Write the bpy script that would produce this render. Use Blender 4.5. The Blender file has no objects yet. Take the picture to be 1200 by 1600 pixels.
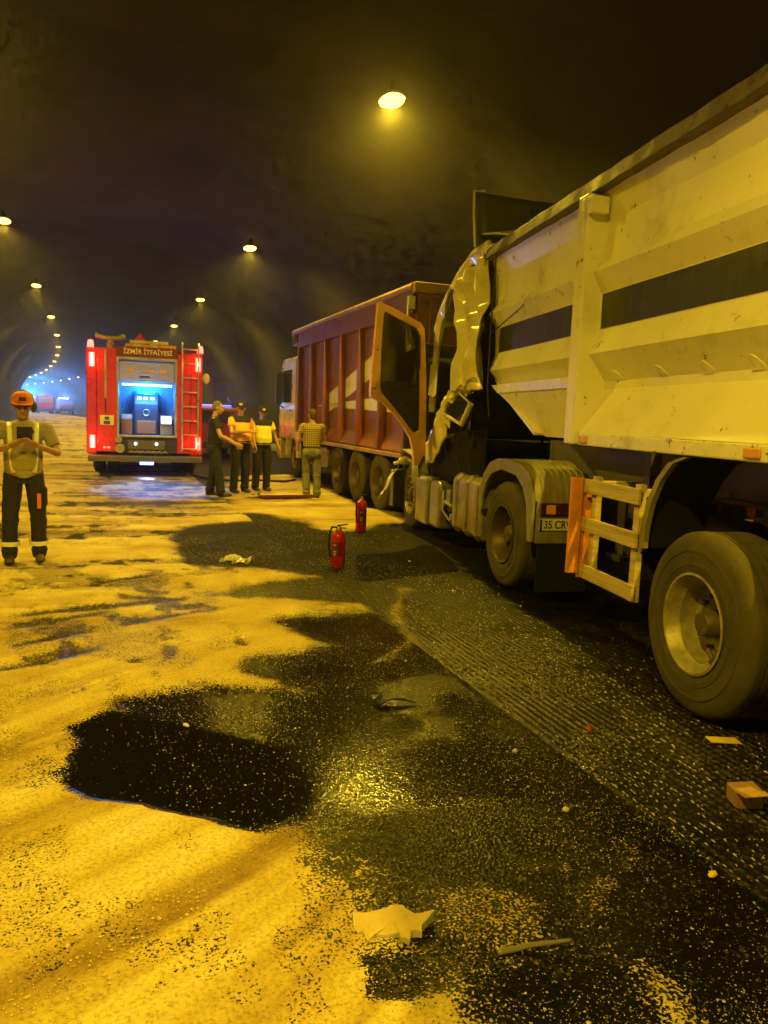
import bpy, bmesh, math, random
import numpy as np
from mathutils import Vector, Matrix, Euler
R = math.radians
random.seed(7); rng = np.random.default_rng(7)
scn = bpy.context.scene
COL = scn.collection
# ------------------------------------------------------------------ camera, world, exposure
def set_camera(yaw, pitch, roll, height, lens):
    yaw, pitch, roll = R(yaw), R(pitch), R(roll)
    f = Vector((math.sin(yaw)*math.cos(pitch), math.cos(yaw)*math.cos(pitch), -math.sin(pitch)))
    r = Vector((math.cos(yaw), -math.sin(yaw), 0)); u = r.cross(f)
    r2 = r*math.cos(roll)+u*math.sin(roll); u2 = -r*math.sin(roll)+u*math.cos(roll)
    cd = bpy.data.cameras.new('camera'); cam = bpy.data.objects.new('camera', cd); COL.objects.link(cam)
    m = Matrix((r2, u2, -f)).transposed().to_4x4(); m.translation = (0, 0, height); cam.matrix_world = m
    cd.sensor_fit = 'HORIZONTAL'; cd.sensor_width = 36; cd.lens = lens
    cd.clip_start = .05; cd.clip_end = 1200
    scn.camera = cam
set_camera(20.55, 7.02, 2.15, 1.65, 36.0)
w = bpy.data.worlds.new('World'); scn.world = w; w.use_nodes = True
nt = w.node_tree; bg = nt.nodes['Background']
sky = nt.nodes.new('ShaderNodeTexSky'); sky.sky_type = 'NISHITA'; sky.sun_disc = False
sky.sun_elevation = R(-6); sky.sun_rotation = R(200)
nt.links.new(sky.outputs[0], bg.inputs[0]); bg.inputs[1].default_value = .05
vs = scn.view_settings; vs.view_transform = 'Standard'; vs.look = 'None'; vs.exposure = .32; vs.gamma = 1
scn.render.engine = 'CYCLES'
cy = scn.cycles
cy.use_denoising = True; cy.denoiser = 'OPENIMAGEDENOISE'
cy.use_adaptive_sampling = True; cy.adaptive_threshold = .05; cy.adaptive_min_samples = 20
cy.max_bounces = 5; cy.diffuse_bounces = 2; cy.glossy_bounces = 2; cy.transmission_bounces = 2; cy.volume_bounces = 0
cy.transparent_max_bounces = 8; cy.caustics_reflective = False; cy.caustics_refractive = False
cy.sample_clamp_indirect = 4; cy.sample_clamp_direct = 0
SODIUM = (1.0, .655, .030)
LAMP_W = 1750
HAZE = .0021

# ------------------------------------------------------------------ materials
MATS = {}
def newmat(name):
    m = bpy.data.materials.new(name); m.use_nodes = True; MATS[name] = m
    return m, m.node_tree, m.node_tree.nodes, m.node_tree.links, m.node_tree.nodes['Principled BSDF']
def ramp(n, stops):
    r = n.new('ShaderNodeValToRGB'); cr = r.color_ramp
    while len(cr.elements) < len(stops): cr.elements.new(.5)
    for e, (p, c) in zip(cr.elements, stops):
        e.position = p; e.color = (c, c, c, 1) if isinstance(c, (int, float)) else (*c, 1)
    return r
def noise(n, l, coord, scale, detail=5, rough=.6, vec=None):
    t = n.new('ShaderNodeTexNoise'); t.inputs['Scale'].default_value = scale
    t.inputs['Detail'].default_value = detail; t.inputs['Roughness'].default_value = rough
    l.new(coord, t.inputs['Vector']); return t
def mixc(n, l, fac, a, b):
    m = n.new('ShaderNodeMix'); m.data_type = 'RGBA'
    for i, v in ((0, fac), (6, a), (7, b)):
        if hasattr(v, 'links'): l.new(v, m.inputs[i])
        elif i == 0: m.inputs[0].default_value = v
        else: m.inputs[i].default_value = (*v, 1)
    return m.outputs[2]
def mat(name, col, rough=.6, metal=0., var=.18, vscale=5., dirt=0., dcol=(.16, .13, .09), dscale=3., bump=0., bscale=40., coat=0., rust=0., stretch=None):
    m, t, n, l, p = newmat(name)
    tc = n.new('ShaderNodeTexCoord'); co = tc.outputs['Object']
    if stretch:
        mp = n.new('ShaderNodeMapping'); mp.inputs['Scale'].default_value = stretch
        l.new(co, mp.inputs[0]); co = mp.outputs[0]
    a = noise(n, l, co, vscale, 3)
    c = mixc(n, l, a.outputs[0], tuple(x*(1-var) for x in col), tuple(min(1, x*(1+var)) for x in col))
    rg = rough
    if dirt:
        b = noise(n, l, co, dscale, 4, .7)
        rr = ramp(n, [(max(0, .62-dirt*.5), 0.), (min(1, .92-dirt*.35), 1.)]); l.new(b.outputs[0], rr.inputs[0])
        c = mixc(n, l, rr.outputs[0], c, dcol)
    if rust:
        b = noise(n, l, co, 7.5, 5, .72)
        rr = ramp(n, [(.70-rust, 0.), (.74-rust*.8, 1.)]); l.new(b.outputs[0], rr.inputs[0])
        c = mixc(n, l, rr.outputs[0], c, (.055, .022, .010))
    l.new(c, p.inputs['Base Color'])
    rr = ramp(n, [(.25, max(.02, rough-.12)), (.75, min(1, rough+.12))]); l.new(a.outputs[0], rr.inputs[0])
    l.new(rr.outputs[0], p.inputs['Roughness'])
    p.inputs['Metallic'].default_value = metal
    if coat: p.inputs['Coat Weight'].default_value = coat; p.inputs['Coat Roughness'].default_value = .12
    if bump:
        bn = noise(n, l, co, bscale, 2); b = n.new('ShaderNodeBump'); b.inputs['Strength'].default_value = bump
        b.inputs['Distance'].default_value = .01; l.new(bn.outputs[0], b.inputs['Height']); l.new(b.outputs[0], p.inputs['Normal'])
    return m
def emis(name, col, strength, base=(.8, .8, .8)):
    m, t, n, l, p = newmat(name)
    p.inputs['Base Color'].default_value = (*base, 1); p.inputs['Emission Color'].default_value = (*col, 1)
    p.inputs['Emission Strength'].default_value = strength; p.inputs['Roughness'].default_value = .3
    m.cycles.emission_sampling = 'NONE'
    return m
def glass(name, col=(.02, .02, .025), rough=.06, alpha=1.):
    m, t, n, l, p = newmat(name)
    p.inputs['Base Color'].default_value = (*col, 1); p.inputs['Roughness'].default_value = rough
    p.inputs['Alpha'].default_value = alpha; p.inputs['Specular IOR Level'].default_value = .6
    return m
mat('white_paint', (.70, .67, .58), .30, dirt=.30, dcol=(.30, .25, .17), dscale=2.2, vscale=2, bump=.12, bscale=9, rust=.0)
mat('cab_paint', (.78, .72, .52), .22, dirt=.18, dcol=(.36, .28, .14), dscale=3, vscale=2, bump=.10, bscale=7, coat=.5)
mat('trailer_paint', (.84, .81, .74), .33, dirt=.10, dcol=(.36, .29, .18), dscale=1.6, vscale=1.3, bump=.10, bscale=5, rust=.06)
mat('rail_rusty', (.82, .79, .70), .4, dirt=.2, dcol=(.34, .27, .17), dscale=2, rust=.115, bump=.2, bscale=12)
mat('trailer_rail', (.13, .12, .11), .6, dirt=.6, dcol=(.10, .07, .045), dscale=5, vscale=6, bump=.35, bscale=20, rust=.14, stretch=(4, .8, 1))
mat('dark_stripe', (.026, .027, .045), .38, dirt=.25, dcol=(.08, .07, .07), dscale=4, stretch=(1, 5, .5))
mat('frame_paint', (.055, .055, .06), .55, dirt=.45, dcol=(.10, .08, .055), bump=.2)
mat('grey_frame', (.16, .155, .16), .55, dirt=.4, dcol=(.10, .085, .06), bump=.15)
mat('tyre', (.022, .021, .02), .82, dirt=.55, dcol=(.085, .072, .045), dscale=4, bump=.3, bscale=60)
mat('tyre_dusty', (.036, .032, .024), .85, dirt=.7, dcol=(.10, .083, .048), dscale=2.2, bump=.25, bscale=70)
mat('rim', (.42, .38, .27), .5, .3, dirt=.45, dcol=(.13, .10, .05), dscale=6, bump=.15)
mat('rim_dark', (.12, .09, .05), .5, .5, dirt=.5, dcol=(.06, .045, .03), bump=.2)
mat('hub', (.10, .085, .06), .55, .3, dirt=.5, bump=.2)
mat('black_plastic', (.02, .02, .021), .55, dirt=.35, dcol=(.06, .05, .035), bump=.15)
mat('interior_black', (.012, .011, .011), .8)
mat('fender_paint', (.30, .28, .20), .5, dirt=.55, dcol=(.16, .13, .075), dscale=3, bump=.15)
mat('tank_metal', (.46, .43, .36), .38, .55, dirt=.45, dcol=(.16, .13, .08), dscale=3, bump=.1)
mat('red_truck', (.20, .045, .038), .5, dirt=.5, dcol=(.15, .09, .065), dscale=1.8, vscale=2, bump=.12, bscale=8, rust=.03)
mat('red_rail', (.40, .25, .13), .55, dirt=.5, dcol=(.20, .13, .08), rust=.08)
mat('tailgate', (.20, .085, .04), .6, dirt=.5, dcol=(.12, .06, .03), rust=.08)
mat('decal_white', (.78, .76, .70), .5, dirt=.3, dcol=(.30, .24, .18), dscale=2.5)
mat('fire_red', (.60, .035, .018), .28, dirt=.10, dcol=(.25, .05, .03), coat=.5, vscale=2)
mat('fire_dark_red', (.17, .022, .022), .4, vscale=3)
mat('aluminium', (.62, .61, .60), .35, .7, dirt=.2)
mat('aluminium_tread', (.50, .49, .47), .38, .6, dirt=.3, bump=.5, bscale=90)
mat('bumper_grey', (.09, .09, .095), .6, dirt=.3)
mat('shutter', (.42, .42, .45), .45, .3, vscale=2)
mat('bay_blue_lit', (.12, .22, .36), .5); mat('console_brown', (.30, .16, .11), .55)  # bay lining: blue lamp light put into its grey
mat('console_blue', (.04, .07, .16), .45)
mat('letter_white', (.85, .84, .82), .5, var=.05)
mat('door_lit_orange', (.86, .47, .20), .35, dirt=.18, dcol=(.35, .2, .1), coat=.3, bump=.08, bscale=5)  # white door; the warm light on it is put into this orange
mat('lining', (.30, .285, .26), .6)
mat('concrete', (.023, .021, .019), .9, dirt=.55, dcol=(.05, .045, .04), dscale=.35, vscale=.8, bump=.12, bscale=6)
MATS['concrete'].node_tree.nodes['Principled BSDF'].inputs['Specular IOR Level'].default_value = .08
mat('kerb', (.24, .22, .19), .9, dirt=.5, dcol=(.10, .09, .075), bump=.4, bscale=25)
mat('lamp_body', (.10, .10, .10), .5, .4)
mat('cable', (.02, .02, .02), .6)
mat('skin', (.52, .30, .21), .5, var=.06)
mat('skin_tan', (.42, .23, .15), .5, var=.06)
mat('hair_grey', (.13, .12, .11), .8); mat('hair_brown', (.07, .045, .025), .75, bump=.5, bscale=120)
mat('navy', (.018, .018, .028), .85, bump=.35, bscale=18); mat('navy_trousers', (.022, .020, .032), .9, bump=.4, bscale=12)
mat('khaki', (.33, .29, .19), .85, bump=.4, bscale=14, vscale=4); mat('orange_cloth', (.72, .20, .02), .75, bump=.2)
mat('hivis_orange', (1., .45, .05), .7, bump=.3, bscale=14); mat('hivis_yellow', (.95, .88, .12), .7, bump=.3, bscale=14)
mat('reflective', (.97, .93, .92), .4); mat('boot', (.035, .03, .025), .6, dirt=.5, dcol=(.15, .12, .07))
mat('grey_trousers', (.16, .155, .16), .9, bump=.4, bscale=12)
mat('pale_shirt', (.55, .50, .40), .85)
mat('phone', (.01, .01, .012), .25)
mat('ext_red', (.62, .02, .014), .25, dirt=.12, coat=.5); mat('ext_metal', (.5, .48, .42), .35, .8); mat('rubber', (.015, .015, .015), .6)
mat('label_paper', (.75, .70, .55), .6); mat('clear_plastic', (.55, .53, .50), .15, dirt=.3)
mat('trim_grey', (.20, .19, .17), .3, dirt=.4); mat('card_yellow', (.75, .56, .10), .6); mat('card_board', (.33, .19, .10), .8, dirt=.4); mat('board_yellow', (.62, .47, .10), .7, dirt=.3)
mat('shard_dark', (.03, .032, .04), .35); mat('shard_sandy', (.50, .39, .20), .85, bump=.5, bscale=90); mat('shard_white', (.65, .62, .56), .4, dirt=.3)
mat('orange_board', (.72, .27, .05), .5, dirt=.3, dcol=(.30, .12, .03)); mat('guard_wood', (.58, .47, .27), .6, dirt=.4, dcol=(.25, .19, .10), bump=.3, bscale=15, stretch=(1, .3, 6))
mat('tail_dark', (.06, .012, .008), .25); mat('amber', (.75, .34, .03), .3); mat('plate_white', (.72, .72, .70), .4)
mat('far_white', (.5, .48, .46), .5); mat('far_brown', (.30, .16, .10), .6)
MATS['interior_black'].node_tree.nodes['Principled BSDF'].inputs['Specular IOR Level'].default_value = .08
MATS['rubber'].node_tree.nodes['Principled BSDF'].inputs['Specular IOR Level'].default_value = .2
glass('dark_glass'); glass('door_glass', (.03, .025, .02), .05)
emis('lamp_lens', (1, .52, .07), 7); emis('red_led', (1, .06, .04), 9, (.5, .02, .02)); emis('red_led_hot', (1, .30, .24), 10)
emis('white_led', (.40, .78, 1), 4); emis('screen', (.85, .95, 1), 3.2); emis('blue_led', (.05, .16, 1), 25); emis('magenta_led', (.8, .05, .4), 3)
emis('blue_dim', (.05, .12, 1), 1.2, (.05, .05, .2)); emis('headlight', (.9, .95, 1), 8); emis('cyan_led', (.12, .6, 1), 16)
def plaid():
    m, t, n, l, p = newmat('plaid')
    tc = n.new('ShaderNodeTexCoord'); c = None
    for ax, dr in ((0, 'X'), (2, 'Z')):
        wv = n.new('ShaderNodeTexWave'); wv.bands_direction = dr; wv.inputs['Scale'].default_value = 7.5
        l.new(tc.outputs['Object'], wv.inputs[0])
        rr = ramp(n, [(.70, 0.), (.8, 1.)]); l.new(wv.outputs[0], rr.inputs[0])
        c = mixc(n, l, rr.outputs[0], (.42, .34, .10) if c is None else c, (.12, .09, .05))
    l.new(c, p.inputs['Base Color']); p.inputs['Roughness'].default_value = .85
plaid()
def ground_mat():
    m, t, n, l, p = newmat('road_surface')
    tc = n.new('ShaderNodeTexCoord'); co = tc.outputs['Object']
    def attr(nm):
        a = n.new('ShaderNodeAttribute'); a.attribute_name = nm; return a.outputs['Fac']
    def mth(op, a, b, clamp=False):
        x = n.new('ShaderNodeMath'); x.operation = op; x.use_clamp = clamp
        for i, v in enumerate((a, b)):
            if hasattr(v, 'links'): l.new(v, x.inputs[i])
            else: x.inputs[i].default_value = v
        return x.outputs[0]
    S, O = attr('sand'), attr('oil')
    n1 = noise(n, l, co, 13, 4, .7).outputs[0]; n2 = noise(n, l, co, 95, 1, .6).outputs[0]
    k = mth('ADD', mth('MULTIPLY', mth('SUBTRACT', n1, .5), 1.0), mth('MULTIPLY', mth('SUBTRACT', n2, .5), 2.6))
    k = mth('ADD', mth('ADD', mth('MULTIPLY', S, 1.7), -.35), k)
    k = mth('ADD', mth('MULTIPLY', mth('SUBTRACT', k, .5), 4.5), .5, True)
    # sand colour
    a = noise(n, l, co, 1.3, 4, .65).outputs[0]; b = noise(n, l, co, 70, 2, .75).outputs[0]
    ra = ramp(n, [(.22, (.20, .13, .045)), (.40, (.36, .27, .085)), (.56, (.47, .38, .125)), (.70, (.55, .48, .25)), (.85, (.60, .57, .43))]); l.new(mth('ADD', mth('MULTIPLY', a, .45), mth('MULTIPLY', attr('tone'), .55)), ra.inputs[0])
    rb = ramp(n, [(.28, (.58, .54, .48)), (.5, (1, 1, 1)), (.74, (1.2, 1.19, 1.15))]); l.new(b, rb.inputs[0])
    mm = n.new('ShaderNodeMix'); mm.data_type = 'RGBA'; mm.blend_type = 'MULTIPLY'; mm.inputs[0].default_value = 1
    l.new(ra.outputs[0], mm.inputs[6]); l.new(rb.outputs[0], mm.inputs[7]); sandc = mm.outputs[2]
    # asphalt
    v = n.new('ShaderNodeTexVoronoi'); v.inputs['Scale'].default_value = 75; l.new(co, v.inputs['Vector'])
    sp = n.new('ShaderNodeSeparateColor'); l.new(v.outputs['Color'], sp.inputs[0])
    rv = ramp(n, [(.0, (.004, .0039, .0037)), (.80, (.007, .0067, .0063)), (.93, (.022, .020, .016)), (1., (.10, .09, .07))]); l.new(sp.outputs[0], rv.inputs[0])
    ca = noise(n, l, co, 2.1, 4, .65).outputs[0]; rc = ramp(n, [(.45, 0.), (.80, .6)]); l.new(ca, rc.inputs[0])
    asp = mixc(n, l, rc.outputs[0], rv.outputs[0], (.012, .010, .007))
    asp = mixc(n, l, attr('ridge'), asp, (.17, .14, .09))  # ridge tops painted pale to imitate their glints
    asp = mixc(n, l, O, asp, (.004, .004, .0038))
    c = mixc(n, l, k, asp, sandc); l.new(c, p.inputs['Base Color'])
    rw = ramp(n, [(.3, .28), (.7, .45)]); l.new(ca, rw.inputs[0])
    wet = mth('ADD', mth('MULTIPLY', rw.outputs[0], mth('SUBTRACT', 1., O)), mth('MULTIPLY', O, .07))
    wet = mth('ADD', wet, mth('MULTIPLY', attr('dry'), .38))
    l.new(mth('ADD', mth('MULTIPLY', wet, mth('SUBTRACT', 1., k)), mth('MULTIPLY', k, .88)), p.inputs['Roughness'])
    l.new(mth('ADD', mth('MULTIPLY', k, .26), .10), p.inputs['Specular IOR Level'])
    h = mth('ADD', mth('MULTIPLY', mth('MULTIPLY', v.outputs['Distance'], mth('SUBTRACT', 1., S)), mth('SUBTRACT', 1., mth('MULTIPLY', O, .93))), mth('MULTIPLY', mth('MULTIPLY', b, S), .9))
    bp = n.new('ShaderNodeBump'); bp.inputs['Strength'].default_value = .32; bp.inputs['Distance'].default_value = .010
    l.new(h, bp.inputs['Height']); l.new(bp.outputs[0], p.inputs['Normal'])
ground_mat()

# ------------------------------------------------------------------ mesh helpers
class B:
    """collects shapes into one mesh"""
    def __init__(s): s.v = []; s.f = []
    def add(s, vs, fs, M=None):
        o = len(s.v)
        s.v += [tuple(M @ Vector(p)) if M else tuple(p) for p in vs]
        s.f += [tuple(i+o for i in f) for f in fs]; return s
    def box(s, x0, x1, y0, y1, z0, z1, M=None):
        v = [(x, y, z) for z in (z0, z1) for y in (y0, y1) for x in (x0, x1)]
        return s.add(v, [(0, 2, 3, 1), (4, 5, 7, 6), (0, 1, 5, 4), (2, 6, 7, 3), (0, 4, 6, 2), (1, 3, 7, 5)], M)
    def prism(s, poly, a0, a1, axis='x', M=None):
        n = len(poly)
        def pt(p, a): return (a, p[0], p[1]) if axis == 'x' else (p[0], a, p[1]) if axis == 'y' else (p[0], p[1], a)
        v = [pt(p, a0) for p in poly]+[pt(p, a1) for p in poly]
        f = [tuple(range(n)), tuple(range(2*n-1, n-1, -1))]+[(i, i+n, (i+1) % n+n, (i+1) % n) for i in range(n)]
        return s.add(v, f, M)
    def lathe(s, prof, c=(0, 0, 0), axis='x', seg=32, M=None):
        # prof: list of (along, radius)
        v = []; f = []; n = len(prof)
        for k in range(seg):
            a = 2*math.pi*k/seg; ca, sa = math.cos(a), math.sin(a)
            for t, r in prof:
                q = (t, r*ca, r*sa) if axis == 'x' else (r*ca, t, r*sa) if axis == 'y' else (r*ca, r*sa, t)
                v.append((q[0]+c[0], q[1]+c[1], q[2]+c[2]))
        for k in range(seg):
            for i in range(n-1):
                f.append((k*n+i, k*n+i+1, ((k+1) % seg)*n+i+1, ((k+1) % seg)*n+i))
        return s.add(v, f, M)
    def tube(s, pts, rad, seg=8, cap=True, M=None):
        pts = [Vector(p) for p in pts]; rr = rad if isinstance(rad, (list, tuple)) else [rad]*len(pts)
        rings = []; up = Vector((.123, .31, .94)).normalized()
        for i, p in enumerate(pts):
            d = (pts[min(i+1, len(pts)-1)]-pts[max(i-1, 0)]).normalized()
            if abs(d.dot(up)) > .97: up = Vector((1, .2, .1)).normalized()
            a = d.cross(up).normalized(); b = a.cross(d).normalized(); up = b
            r = rr[i]; rx, ry = r if isinstance(r, (list, tuple)) else (r, r)
            rings.append([p+a*rx*math.cos(2*math.pi*k/seg)+b*ry*math.sin(2*math.pi*k/seg) for k in range(seg)])
        v = [q for r in rings for q in r]; f = []
        for i in range(len(pts)-1):
            for k in range(seg): f.append((i*seg+k, i*seg+(k+1) % seg, (i+1)*seg+(k+1) % seg, (i+1)*seg+k))
        if cap: f.append(tuple(range(seg-1, -1, -1))); f.append(tuple((len(pts)-1)*seg+k for k in range(seg)))
        return s.add(v, f, M)
    def capsule(s, a, b, ra, rb, seg=12):
        # rounded limb, slightly overlapping ends
        s.tube([a, b], [ra, rb], seg); s.ball(a, (ra, ra, ra)); s.ball(b, (rb, rb, rb)); return s
    def ball(s, c, r, seg=14, rings=9, M=None):
        v = [(c[0], c[1], c[2]-r[2])]; f = []
        for i in range(1, rings):
            t = math.pi*i/rings-math.pi/2
            for k in range(seg):
                a = 2*math.pi*k/seg
                v.append((c[0]+r[0]*math.cos(t)*math.cos(a), c[1]+r[1]*math.cos(t)*math.sin(a), c[2]+r[2]*math.sin(t)))
        v.append((c[0], c[1], c[2]+r[2])); last = len(v)-1
        for k in range(seg):
            f.append((0, 1+(k+1) % seg, 1+k)); f.append((last, 1+(rings-2)*seg+k, 1+(rings-2)*seg+(k+1) % seg))
            for i in range(rings-2): f.append((1+i*seg+k, 1+i*seg+(k+1) % seg, 1+(i+1)*seg+(k+1) % seg, 1+(i+1)*seg+k))
        return s.add(v, f, M)
    def loft(s, secs, seg=20, M=None):
        # horizontal ellipses (cx,cy,z,rx,ry)
        v = []; f = []
        for cx, cy_, z, rx, ry in secs:
            for k in range(seg):
                a = 2*math.pi*k/seg; ca, sa = math.cos(a), math.sin(a)
                e = .82
                v.append((cx+rx*math.copysign(abs(ca)**e, ca), cy_+ry*math.copysign(abs(sa)**e, sa), z))
        n = len(secs)
        for i in range(n-1):
            for k in range(seg): f.append((i*seg+k, i*seg+(k+1) % seg, (i+1)*seg+(k+1) % seg, (i+1)*seg+k))
        f.append(tuple(range(seg-1, -1, -1))); f.append(tuple((n-1)*seg+k for k in range(seg)))
        return s.add(v, f, M)
    def grid(s, fn, nu, nv):
        v = [fn(i/nu, j/nv) for i in range(nu+1) for j in range(nv+1)]
        f = [(i*(nv+1)+j, (i+1)*(nv+1)+j, (i+1)*(nv+1)+j+1, i*(nv+1)+j+1) for i in range(nu) for j in range(nv)]
        return s.add(v, f)
    def build(s, name, m, parent=None, bevel=0., smooth=False, solid=0., remesh=0., sub=0):
        me = bpy.data.meshes.new(name); me.from_pydata(s.v, [], s.f); me.validate(); me.update()
        bm = bmesh.new(); bm.from_mesh(me); bmesh.ops.recalc_face_normals(bm, faces=bm.faces); bm.to_mesh(me); bm.free()
        me.materials.append(MATS[m])
        if smooth: me.polygons.foreach_set('use_smooth', [True]*len(me.polygons))
        o = bpy.data.objects.new(name, me); COL.objects.link(o); o.parent = parent
        if remesh:
            md = o.modifiers.new('r', 'REMESH'); md.mode = 'VOXEL'; md.voxel_size = remesh; md.use_smooth_shade = True
            sm = o.modifiers.new('s', 'SMOOTH'); sm.factor = .5; sm.iterations = 3
        if solid: md = o.modifiers.new('t', 'SOLIDIFY'); md.thickness = solid; md.offset = 0
        if bevel:
            md = o.modifiers.new('b', 'BEVEL'); md.width = bevel; md.segments = 2; md.limit_method = 'ANGLE'; md.angle_limit = R(40)
        if sub: md = o.modifiers.new('u', 'SUBSURF'); md.levels = sub; md.render_levels = sub
        if smooth and not remesh:
            me.set_sharp_from_angle(angle=R(38))
        return o
def tag(o, label=None, cat=None, group=None, kind=None):
    if label: o['label'] = label
    if cat: o['category'] = cat
    if group: o['group'] = group
    if kind: o['kind'] = kind
    return o
def root(name, loc, yaw, label, cat, group=None):
    o = bpy.data.objects.new(name, None); COL.objects.link(o); o.empty_display_size = .2
    o.location = loc; o.rotation_euler = (0, 0, -R(yaw)); return tag(o, label, cat, group)
def copy_tree(o, parent=None):
    c = o.copy(); COL.objects.link(c); c.parent = parent
    for ch in list(o.children): copy_tree(ch, c)
    return c
def light(name, typ, loc, energy, col, parent=None, size=.2, rot=(0, 0, 0), **kw):
    d = bpy.data.lights.new(name, typ); d.energy = energy; d.color = col
    if typ == 'AREA': d.size = size
    else: d.shadow_soft_size = size
    for k, v in kw.items(): setattr(d, k, v)
    o = bpy.data.objects.new(name, d); COL.objects.link(o); o.location = loc; o.rotation_euler = rot; o.parent = parent
    return o
def text(name, body, size, M, m, parent, ext=.004, width=None):
    c = bpy.data.curves.new('t', 'FONT'); c.body = body; c.size = size; c.extrude = ext; c.align_x = 'CENTER'; c.align_y = 'CENTER'
    c.offset = size*.012
    o = bpy.data.objects.new('t', c); COL.objects.link(o)
    dg = bpy.context.evaluated_depsgraph_get(); dg.update()
    me = bpy.data.meshes.new_from_object(o.evaluated_get(dg)); bpy.data.objects.remove(o)
    if width:
        xs = [v.co.x for v in me.vertices]; k = width/(max(xs)-min(xs))
        for v in me.vertices: v.co.x *= k
    me.transform(M); me.materials.clear(); me.materials.append(MATS[m])
    q = bpy.data.objects.new(name, me); COL.objects.link(q); q.parent = parent; return q

# ------------------------------------------------------------------ numpy noise
def vnoise(x, y, scale, seed, octaves=4):
    r = np.random.default_rng(seed); T = r.random((256, 256)); out = np.zeros_like(x); amp = 1.; tot = 0.
    for o in range(octaves):
        u = x*scale+17.3*o; v = y*scale+9.1*o
        i = np.floor(u).astype(int); j = np.floor(v).astype(int); fu = u-i; fv = v-j
        fu = fu*fu*(3-2*fu); fv = fv*fv*(3-2*fv)
        a = T[i & 255, j & 255]; b = T[(i+1) & 255, j & 255]; c = T[i & 255, (j+1) & 255]; d = T[(i+1) & 255, (j+1) & 255]
        out += amp*((a*(1-fu)+b*fu)*(1-fv)+(c*(1-fu)+d*fu)*fv); tot += amp; amp *= .5; scale *= 2.03
    return out/tot
def sdist(x, y, poly):
    """signed distance to a polygon, positive inside"""
    d2 = np.full(x.shape, 1e9); ins = np.zeros(x.shape, bool); n = len(poly)
    for i in range(n):
        ax, ay = poly[i]; bx, by = poly[(i+1) % n]; ex, ey = bx-ax, by-ay
        t = np.clip(((x-ax)*ex+(y-ay)*ey)/(ex*ex+ey*ey+1e-12), 0, 1)
        d2 = np.minimum(d2, (x-ax-t*ex)**2+(y-ay-t*ey)**2)
        c = ((ay > y) != (by > y)) & (x < ex*(y-ay)/(ey if abs(ey) > 1e-9 else 1e-9)+ax); ins ^= c
    d = np.sqrt(d2); return np.where(ins, d, -d)
def soft(d, s): return 1/(1+np.exp(-np.clip(d/s*4, -30, 30)))

# ------------------------------------------------------------------ tunnel centre line and road
TC = 1.02
def cx(y):
    y = np.asarray(y, float); return TC-.00065*np.maximum(0, y-40)**2
PUDDLE=[(-0.13,4.08),(-0.02,4.22),(0.17,4.22),(0.30,4.07),(0.45,3.96),(0.69,3.77),(0.90,3.55),(0.92,3.13),(0.82,2.97),(0.71,2.88),(0.58,2.84),(0.44,2.93),(0.30,3.05),(0.16,3.20),(-0.02,3.28),(-0.15,3.41),(-0.15,3.70),(-0.09,3.87)]
WET=[(0.98,2.48),(0.91,2.60),(0.86,2.92),(0.60,3.15),(0.40,3.60),(0.20,4.10),(0.18,4.36),(0.62,4.48),(1.13,4.32),(0.94,4.73),(0.98,4.92),(1.75,5.10),(1.45,5.60),(1.41,5.85),(2.25,5.92),(2.37,6.23),(1.76,6.60),(1.11,6.85),(1.67,7.24),(2.35,7.32),(2.00,7.77),(0.95,8.41),(0.93,9.67),(1.15,11.00),(2.44,11.53),(2.69,10.53),(2.76,8.12),(2.30,1.97),(2.30,-1.0),(1.9,-1.0),(1.61,1.30),(1.67,1.63),(1.67,1.77),(1.55,1.84),(1.39,1.66),(1.37,1.40),(1.11,1.45),(1.10,1.81),(1.11,1.92),(1.00,1.95),(1.01,2.14),(1.02,2.32)]
NOTCH=[(0.75,2.04),(0.91,2.00),(0.91,1.84),(0.82,1.82),(0.70,1.87)]
OLIVE=[(1.04,2.31),(1.32,2.31),(1.48,2.14),(1.37,1.90),(1.19,1.89),(1.02,2.01)]
DUSTS=[[(1.57,2.15),(1.73,2.22),(1.82,2.15),(1.65,1.97),(1.51,1.95)],[(1.91,2.35),(2.07,2.35),(1.94,2.16),(1.83,2.15)],[(1.47,2.39),(1.70,2.30),(1.64,2.19),(1.45,2.27)]]
SAND2=[(3.00,19.67),(5.32,20.95),(4.54,13.49),(4.94,12.53),(4.70,11.33),(3.07,10.19),(2.94,11.49),(2.60,12.27),(1.94,12.71)]
LINE1=[(2.78,6.94),(2.87,6.78),(2.43,5.99),(2.25,5.15),(1.97,4.82),(1.79,4.79),(2.17,5.20),(2.28,5.91)]
STREAKS=[[(-0.57,6.52),(0.02,6.72),(0.71,6.81),(0.70,6.69),(0.02,6.50),(-0.54,6.42)],[(-0.35,6.32),(0.05,6.43),(0.05,6.33),(-0.30,6.23)],[(-1.2,4.7),(-0.58,5.15),(-0.30,5.30),(-0.02,5.49),(-0.02,5.40),(-0.29,5.19),(-0.57,5.06)],[(-0.56,5.65),(-0.07,5.94),(-0.06,5.86),(-0.53,5.58)],[(-0.03,7.61),(0.51,7.87),(0.50,7.75),(0.00,7.49)],[(0.28,6.14),(0.94,6.41),(0.92,6.29),(0.30,6.06)],[(0.13,7.05),(0.71,6.74),(0.13,6.81)]]
FIREWET=[(-0.45,18.49),(2.50,18.37),(1.79,12.72),(0.53,12.56),(-0.35,14.15)]
STRIP_X = 2.2
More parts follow.
